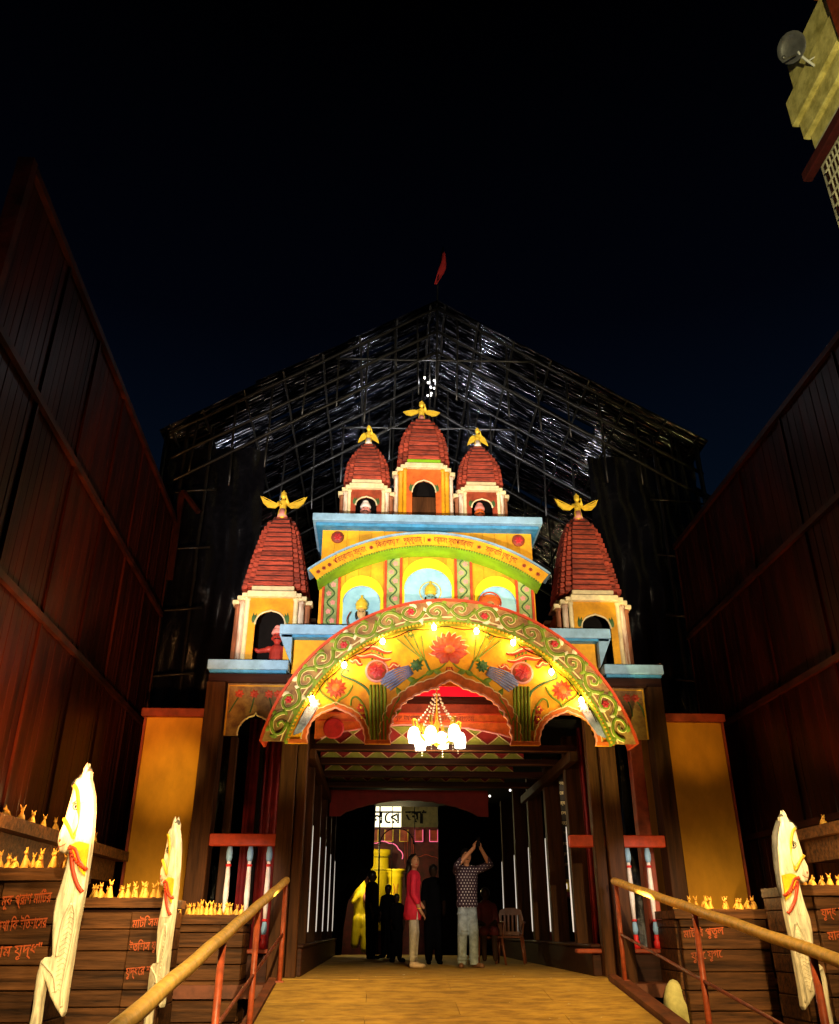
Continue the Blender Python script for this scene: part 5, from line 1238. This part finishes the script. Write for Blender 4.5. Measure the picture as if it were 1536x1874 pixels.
# ================================================================ plank pedestals with writing and figurines
FIG = []
def make_fig(var):
    t = thing('figurine', 'small terracotta horned figurine', 'figurine', (0, 0, -50), group='rows of small terracotta figurines on planks')
    b = MB(); h = (.0, .02, -.02)[var]
    b.lathe([(.036, 0), (.040, .02), (.030, .05), (.016, .085 + h), (.014, .10 + h)], (0, 0, 0), 8)
    b.sph((0, -.004, .118 + h), (.020, .024, .018), 8, 5)
    b.tube([(0, 0, .10), (0, .035, .06), (0, .06, .02)], [.010, .016, .012], 6)
    ob('body', b, 'fig', t, local=True)
    b = MB(); b.tube([(-.010, 0, .13 + h), (-.026, -.002, .158 + h)], [.009, .003], 5); b.tube([(.010, 0, .13 + h), (.026, -.002, .158 + h)], [.009, .003], 5); ob('horns', b, 'fig', t, local=True)
    return t
for v_ in range(3): FIG.append(make_fig(v_))
used = [False] * 3
figs_kids = [kids(f) for f in FIG]
def put_fig(x, y, z, label):
    v_ = rnd.randrange(3); s_ = rnd.uniform(.78, 1.12); rz__ = rnd.uniform(-1.2, 1.2)
    if not used[v_]: o = FIG[v_]; used[v_] = True; o.location = (x, y, z); o['label'] = label; o.rotation_euler = (0, 0, rz__)
    else: o = dup(FIG[v_], (x, y, z), rz__, label, kl=figs_kids[v_])
    o.scale = (s_, s_, s_ * rnd.uniform(.9, 1.15))
def pedestal(label, x0, x1, y, ztop, texts, tx, depth=.7, dark=False):
    t = thing('plank_pedestal', label, 'pedestal', ((x0 + x1) / 2, y + depth / 2, -1.5), group='plank pedestals carrying figurines')
    m = MB(); m.box(x0 + .03, x1 - .03, y + .05, y + depth, -1.5, ztop - .12); ob('core', m, 'woodh', t)
    z = -1.48; xs_ = tx[0]
    while z < ztop - .16:
        h = rnd.uniform(.15, .24); z2 = min(z + h, ztop - .115)
        for a, b_, pr in ((x0, xs_ - .008, 0), (xs_, x1, -.03)):
            if b_ - a < .05: continue
            j = rnd.uniform(0, .018); m = MB(); m.bbox(a, b_, y + pr - .01 + j, y + .05, z + .006, z2 - .004, .006); ob('plank', m, 'plank', t)
        m = MB(); m.bbox(x1 - .028, x1 + rnd.uniform(0, .012), y + .052, y + depth, z + .006, z2 - .004, .006); ob('plank', m, 'plank', t)
        m = MB(); m.bbox(x0 - rnd.uniform(0, .012), x0 + .028, y + .052, y + depth, z + .006, z2 - .004, .006); ob('plank', m, 'plank', t)
        z = z2
    # cap board with a wavy upper edge
    n = 26; out = [(x0 - .02, ztop - .11), (x1 + .03, ztop - .11)] + [(x1 + .03 - (x1 - x0 + .05) * i / n, ztop - .012 * abs(math.sin(i * 1.25))) for i in range(n + 1)]
    m = MB(); m.prismy(out, y - .06, y - .01); ob('cap_board', m, 'plank', t)
    m = MB(); m.box(x0 - .02, x1 + .03, y - .009, y + depth, ztop - .11, ztop - .02); ob('cap_top', m, 'plank', t)
    for k, tx_ in enumerate(texts):
        x = text_mb(tx_, .105); wd = max(v[0] for v in x.v) - min(v[0] for v in x.v); f_ = min(1.0, (tx[1] - tx[0] - .04) / wd)
        zz = ztop - .30 - k * tx[2]; cxx = (tx[0] + tx[1]) / 2
        x.xf(lambda a, b_, c_: (cxx + a * f_, y - .044, zz + b_ * 1.15 + a * f_ * .08)); ob('painted_text', x, 'tx', t)
    return t
M['tx'] = mat('orange_lettering', (.50, .09, .02), .5, .1)
pedestal('plank pedestal with orange writing behind the large left horse', -3.5, -2.80, 8.3, 1.03, ['মূক প্রাণ মািটর', 'কথা িক ইিতহােসর', 'নাম যুদ্ধ"'], (-3.30, -2.84, .20))
pedestal('plank pedestal with orange writing between the two left horses', -3.4, -2.34, 10.6, .86, ['মাটি সময়', 'ইতিহাস যুগ', 'যুদ্ধের শেষ'], (-2.74, -2.36, .235))
pedestal('low plank pedestal behind the left handrail by the gate', -2.50, -1.62, 11.55, .70, [], (-1.9, -1.7, .2), .5)
pedestal('plank pedestal right of the ramp under a row of figurines', 3.62, 4.72, 11.2, .76, ['মাটির পুতুল', 'যুগে যুগে'], (3.66, 4.20, .24), .8)
pedestal('plank pedestal with red writing right of the right horse', 4.46, 5.40, 9.8, .97, ['যুদ্ধ নয় শান্তি', 'মানুষের কথা', 'চাই আজ'], (4.70, 5.36, .22), .7)
ORD = ['first', 'second', 'third', 'fourth', 'fifth', 'sixth', 'seventh', 'eighth', 'ninth', 'tenth', 'eleventh', 'twelfth', 'thirteenth', 'fourteenth', 'fifteenth', 'sixteenth']
def row(x0, x1, y, z, n, where):
    for i in range(n):
        x = x0 + (x1 - x0) * (i + .5 + rnd.uniform(-.42, .42)) / n
        put_fig(x, y + rnd.uniform(.0, .16), z - .018, 'terracotta figurine, ' + ORD[i] + ' from left ' + where)
row(-3.46, -2.82, 8.32, 1.03, 11, 'on the pedestal behind the large left horse'); row(-3.3, -2.42, 10.62, .86, 15, 'on the pedestal between the left horses'); row(-2.46, -1.66, 11.57, .70, 15, 'on the low pedestal by the left handrail')
row(3.66, 4.68, 11.22, .76, 13, 'on the pedestal right of the ramp'); row(4.55, 5.3, 9.82, .97, 8, 'on the pedestal beside the right horse')
for i in range(10): put_fig(-3.52 + rnd.uniform(-.05, .05), 8.3 + i * .34 + rnd.uniform(-.08, .08), 1.48, 'terracotta figurine, ' + ORD[i] + ' from the near end of the left wall shelf')
put_fig(5.2, 10.2, 1.62, 'small terracotta horned figurine on the right wall shelf')
# unseen point lights added to brighten the figurine rows
for p, e_ in (((-3.1, 8.05, 1.30), 5), ((-2.9, 10.35, 1.15), 5), ((-2.1, 11.3, .95), 4), ((4.2, 10.95, 1.0), 3.4), ((5.0, 9.55, 1.22), 3.4), ((-3.3, 9.3, 1.75), 3.0)): point(p, e_ * 3.6, (1, .60, .20), .03)
spot((-1.75, 9.3, 1.6), (-1.68, 12, 1.0), 170, (1, .88, .85), 26, .8); spot((3.4, 9.4, 1.6), (3.4, 12, 1.0), 150, (1, .88, .85), 30, .8)
# pale sack and timber beneath the right handrail
m = MB(); m.sph((3.55, 11.35, -.42), (.16, .14, .42), 14, 10); o = ob('pale_sack', m, 'stone', remesh=None); tag(o, 'pale yellow bundle standing under the right handrail', 'sack')
m = MB(); m.bbox(3.1, 4.3, 11.6, 11.75, -.62, -.50, .01); o = ob('timber', m, 'plank'); tag(o, 'pale timber lying low under the right handrail', 'timber')

# ================================================================ great dark shed behind
shed = thing('tin_shed', 'huge dark tin roofed shed with bamboo trusses rising behind the gate', 'shed', (1.05, 19, -1.5))
A = (1.05, 12.85); EL = (-4.45, 9.45); ER = (6.45, 9.45)
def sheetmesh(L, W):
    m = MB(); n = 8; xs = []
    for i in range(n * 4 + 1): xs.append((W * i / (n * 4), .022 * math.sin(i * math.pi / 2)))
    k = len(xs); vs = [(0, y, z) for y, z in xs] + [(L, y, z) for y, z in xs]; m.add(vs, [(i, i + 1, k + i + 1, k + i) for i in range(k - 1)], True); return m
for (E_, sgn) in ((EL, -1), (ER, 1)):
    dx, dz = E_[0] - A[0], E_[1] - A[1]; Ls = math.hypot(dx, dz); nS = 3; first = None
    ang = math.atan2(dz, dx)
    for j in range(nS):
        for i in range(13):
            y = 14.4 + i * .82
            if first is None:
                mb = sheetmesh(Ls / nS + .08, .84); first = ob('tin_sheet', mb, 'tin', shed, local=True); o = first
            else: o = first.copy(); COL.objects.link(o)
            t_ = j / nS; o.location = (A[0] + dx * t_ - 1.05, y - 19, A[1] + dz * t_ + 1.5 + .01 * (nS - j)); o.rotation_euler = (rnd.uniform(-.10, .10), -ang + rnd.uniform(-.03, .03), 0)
# bamboo members
def bam(a, b, r=.035, nm='bamboo_member'):
    r *= .75
    m = MB(); a = Vector(a); b = Vector(b); n = max(3, int((b - a).length / .45)); P = []; rr = []
    for i in range(n + 1):
        p = a.lerp(b, i / n); P.append(p + Vector((rnd.uniform(-.01, .01), 0, rnd.uniform(-.012, .012)))); rr.append(r * (1.15 if i % 2 else .95))
    m.tube(P, rr, 6); return ob(nm, m, 'bamboo', shed)
for y in (14.5, 17.2, 20.2, 23.2):
    for E_ in (EL, ER):
        for off in ((.12, .95) if y > 15 else (.12, .75, 1.3)):
            bam((A[0], y, A[1] - off), (E_[0] * .985, y, E_[1] - off), .04)
        for t_ in (.08, .17, .27, .38, .5, .62, .75, .88):
            x = A[0] + (E_[0] - A[0]) * t_; z = A[1] + (E_[1] - A[1]) * t_; bam((x, y, z - .1), (x + rnd.uniform(-.06, .06), y, z - rnd.uniform(1.1, 2.3)), .028, 'hanger')
    bam((-1.1, y, 11.3), (3.2, y, 11.35), .03)
    bam((1.05, y, 12.8), (1.0, y, 10.4), .03)
for E_ in (EL, ER):
    for t_ in (.03, .16, .3, .44, .58, .72, .86, .97):
        x = A[0] + (E_[0] - A[0]) * t_; z = A[1] + (E_[1] - A[1]) * t_ - .10; bam((x, 14.3, z), (x, 24.5, z), .03, 'purlin')
for sx_, x0 in ((-1, -4.35), (1, 6.3)):
    for k, y in enumerate((14.5, 16.6, 18.8, 21, 23.2)): bam((x0, y, -1.5), (x0, y, 9.4), .06, 'shed_post')
    for dx_ in (.35, .85): bam((x0 - sx_ * dx_, 14.6, -1.5), (x0 - sx_ * dx_, 14.6, 9.6), .045, 'shed_post')
    for z in (4.4, 5.6, 6.8, 8.0): bam((x0 - .05, 14.45, z), (x0 - sx_ * 1.1, 14.45, z + .1), .03)
    bam((x0, 14.45, 8.2), (x0 + sx_ * 1.2, 14.0, 7.2), .05, 'brace')
# tarpaulin sides and back
def tarp(P0, P1, z0, z1, seed):
    m = MB(); nx, nz = 34, 60; vs = []; fs = []; r2 = random.Random(seed); ph = [r2.uniform(0, 6) for _ in range(6)]
    for j in range(nz + 1):
        for i in range(nx + 1):
            u, v = i / nx, j / nz; x = P0[0] + (P1[0] - P0[0]) * u; y = P0[1] + (P1[1] - P0[1]) * u; z = z0 + (z1 - z0) * v
            d = .05 * math.sin(u * 30 + ph[0] + 1.5 * math.sin(v * 8 + ph[1])) + .035 * math.sin(v * 40 + ph[2] + 2 * math.sin(u * 9 + ph[3])) + r2.uniform(-.018, .018)
            vs.append((x + (d if abs(P1[0] - P0[0]) < .1 else 0), y - (d if abs(P1[0] - P0[0]) >= .1 else 0), z))
    for j in range(nz):
        for i in range(nx): fs.append((j * (nx + 1) + i, j * (nx + 1) + i + 1, (j + 1) * (nx + 1) + i + 1, (j + 1) * (nx + 1) + i))
    m.add(vs, fs, True); return ob('tarpaulin', m, 'tarp', shed)
tarp((-4.4, 14.75), (-2.4, 14.75), 0, 9.2, 1); tarp((4.1, 14.75), (6.3, 14.75), 0, 9.2, 2)
tarp((-4.3, 14.8), (-4.3, 24.5), 0, 9.3, 3); tarp((6.3, 14.8), (6.3, 24.5), 0, 9.3, 4)
m = MB(); m.box(-4.5, 6.5, 24.6, 24.7, 3.9, 13); ob('back_cloth', m, 'black', shed)
# lights of the shed: one fixture under the apex
lf_ = thing('work_light', 'cluster of glittering white work lamps under the shed apex', 'lamp', (.88, 14.6, 10.9))
for i in range(9):
    a = rnd.uniform(0, 6.28); r_ = rnd.uniform(.02, .15); m = MB(); m.sph((.88 + r_ * math.cos(a), 14.6 + r_ * math.sin(a), 10.75 + rnd.uniform(-.25, .25)), .025, 7, 5); ob('lamp', m, 'lampdim', lf_)
m = MB(); m.tube([(.88, 14.6, 12.4), (.88, 14.6, 10.4)], .012, 6); ob('cable', m, 'bamboo', lf_)
point((.88, 14.5, 10.8), 30, (.95, .95, 1), .06)
for lx, ly, lz, tx, e_ in ((-1.9, 14.2, 7.2, -1.4, 900), (-.4, 14.3, 8.9, -.1, 500), (3.2, 14.3, 7.6, 2.6, 700), (1.5, 14.2, 8.6, 1.9, 400)): spot((lx, ly + .9, lz), (tx, 17.6, 11.2), e_ * .95, (.92, .92, 1), 85, .9, .05)  # unseen spots added to raise bright streaks on the tin sheets
# flag on the apex
t = thing('flag_pole', 'thin pole with a red pennant on the shed apex', 'flag', (1.05, 14.5, 12.7))
m = MB(); m.tube([(1.04, 14.5, 12.6), (1.07, 14.5, 13.6), (1.20, 14.5, 14.5)], .018, 6); ob('pole', m, 'bamboo', t)
m = MB(); vs = []; fs = []; nz, nx = 14, 4
for j in range(nz + 1):
    v = j / nz; z = 14.40 - v * .98; xl = 1.185 - .20 * v ** 1.3; wd = .13 * math.sin(math.pi * (.08 + v * .85)) + .01
    for i in range(nx + 1): u = i / nx; vs.append((xl + wd * u, 14.49 + .03 * math.sin(u * 5 + v * 7), z - .06 * u))
for j in range(nz):
    for i in range(nx): fs.append((j * 5 + i, j * 5 + i + 1, (j + 1) * 5 + i + 1, (j + 1) * 5 + i))
m.add(vs, fs, True); o = ob('pennant', m, 'flag', t); o.modifiers.new('s', 'SOLIDIFY').thickness = .004
spot((1.1, 9, 7.5), (1.1, 14.5, 14), 900, (1, .9, .8), 9, .6)  # unseen narrow spot added to brighten the pennant
# props leaning between shed and hoardings
for lab, a, b, mt in (('black prop pole running down from the shed to the right hoarding', (6.2, 14.6, 8.4), (7.6, 14.2, 7.0), 'black'), ('grey green prop pole running from the shed to the left hoarding', (-4.25, 14.5, 8.0), (-5.4, 14.0, 7.2), 'bamboo')):
    m = MB(); m.tube([a, b], .06, 8); o = ob('prop_pole', m, mt); tag(o, lab, 'pole')
t = thing('easel_frame', 'red-brown timber bracket standing at the far end of the left hoarding', 'bracket', (-3.9, 14.35, 5))
m = MB(); m.bbox(-3.93, -3.82, 14.35, 14.42, 6.2, 8.0, .01); ob('upright', m, 'batten', t); m = MB(); m.tube([(-3.86, 14.34, 8.0), (-3.5, 14.34, 7.55)], .05, 4); ob('arm', m, 'batten', t)

# ================================================================ tall building top right with the dish
bd = thing('tall_building', 'tall cream building with stepped parapet and dark red bands at the top right', 'building', (11, 8, -1.5))
m = MB(); m.bbox(8.64, 14, 2, 11.75, -1.5, 14.9, .02); ob('wall', m, 'pale', bd)
for (x, y1, z0, z1) in ((8.50, 12.05, 15.85, 16.6), (8.60, 11.95, 15.35, 15.845), (8.70, 11.85, 14.95, 15.345)):
    m = MB(); m.bbox(x, 14, 2, y1, z0, z1, .02); ob('cornice_step', m, 'stone', bd)
m = MB(); m.bbox(8.62, 14, 2, 11.85, 16.66, 17.55, .03); ob('parapet', m, 'stone', bd)
m = MB(); m.bbox(8.66, 14, 2, 11.8, 16.6, 16.66, .01); ob('parapet_joint', m, 'woodh', bd)
m = MB(); m.bbox(8.44, 8.63, 8.2, 12.1, 14.28, 14.52, .02); ob('red_band', m, 'dred', bd)
m = MB(); m.bbox(8.38, 8.7, 8.1, 9.9, 15.6, 17.2, .02); ob('red_pier', m, 'redw', bd)
m = MB(); m.bbox(8.55, 9.2, 9.4, 10.4, 17.56, 19.2, .02); ob('orange_pier', m, 'orange', bd)
w_ = MB(); w_.box(8.58, 8.635, 8.4, 11.55, 12.3, 14.15); wn = ob('window', w_, 'woodh', bd)
for i in range(26):
    m = MB(); yy = 8.5 + i * .117; m.tube([(8.56, yy, 12.32), (8.56, yy, 14.12)], .016, 5); ob('grille_bar', m, 'pale', wn)
for z in (12.4, 12.7, 13.0, 13.3, 13.6, 13.9): m = MB(); m.tube([(8.54, 8.4, z), (8.54, 11.5, z)], .02, 5); ob('grille_bar', m, 'pale', wn)
m = MB(); m.bbox(8.58, 8.635, 9.6, 11.2, 10.6, 11.3, .01); ob('ledge_panel', m, 'ochre', bd)
t = thing('satellite_dish', 'grey satellite dish on a white arm at the parapet corner', 'satellite dish', (8.3, 10.85, 16.2))
m = MB(); dpr = [(0.0, 0), (.15, .012), (.28, .045), (.38, .09), (.385, .085), (.28, .035), (.15, .002), (0, -.01)]
m.lathe(dpr, n=24)
Rm = Matrix.Rotation(R(60), 3, 'X') @ Matrix.Rotation(R(0), 3, 'Y'); 
Qd = Vector((-.85, -.36, -.60)).to_track_quat('Z', 'Y'); m.xf(lambda x, y, z: (x * .8, y * .8, z * .8)); m.xf(lambda x, y, z: tuple(Vector((8.12, 10.8, 16.65)) + Qd @ Vector((x, y, z)))); ob('dish', m, 'metal', t)
m = MB(); m.tube(spl([(8.20, 10.80, 16.52), (8.28, 10.82, 16.38), (8.45, 10.86, 16.25), (8.61, 10.9, 16.15)], 4), .028, 8); ob('arm', m, 'wmetal', t)
m = MB(); m.tube([(8.38, 10.84, 16.3), (8.61, 10.75, 16.42)], .014, 6); ob('stay', m, 'wmetal', t)
m = MB(); m.tube([(8.10, 10.76, 16.35), (7.72, 10.6, 15.98)], .016, 6); m.sph((7.70, 10.58, 16.0), .04, 8, 6); ob('feed_arm', m, 'metal', t)
m = MB(); m.tube([(9.6, 8, 16.5), (8.55, 9.5, 14.8), (8.3, 10.2, 12)], .008, 5); o = ob('hanging_cable', m, 'bamboo'); tag(o, 'thin cable sagging across the grille of the tall building', 'cable')

# scraps of litter on the ramp and deck
m = MB()
for i in range(46):
    y = rnd.uniform(8.4, 13.5); x = rnd.uniform(-1.0, 2.65); z = (rz_(y) if y < 11.46 else 0) + .007; a = rnd.uniform(0, 6.28); s_ = rnd.uniform(.006, .022)
    P = [(x + s_ * math.cos(a + k * 1.57 + rnd.uniform(-.3, .3)), y + s_ * 1.4 * math.sin(a + k * 1.57), z + rnd.uniform(0, .006)) for k in range(4)]
    m.add(P, [(0, 1, 2, 3)])
ob('litter', m, 'pale', kind='stuff')
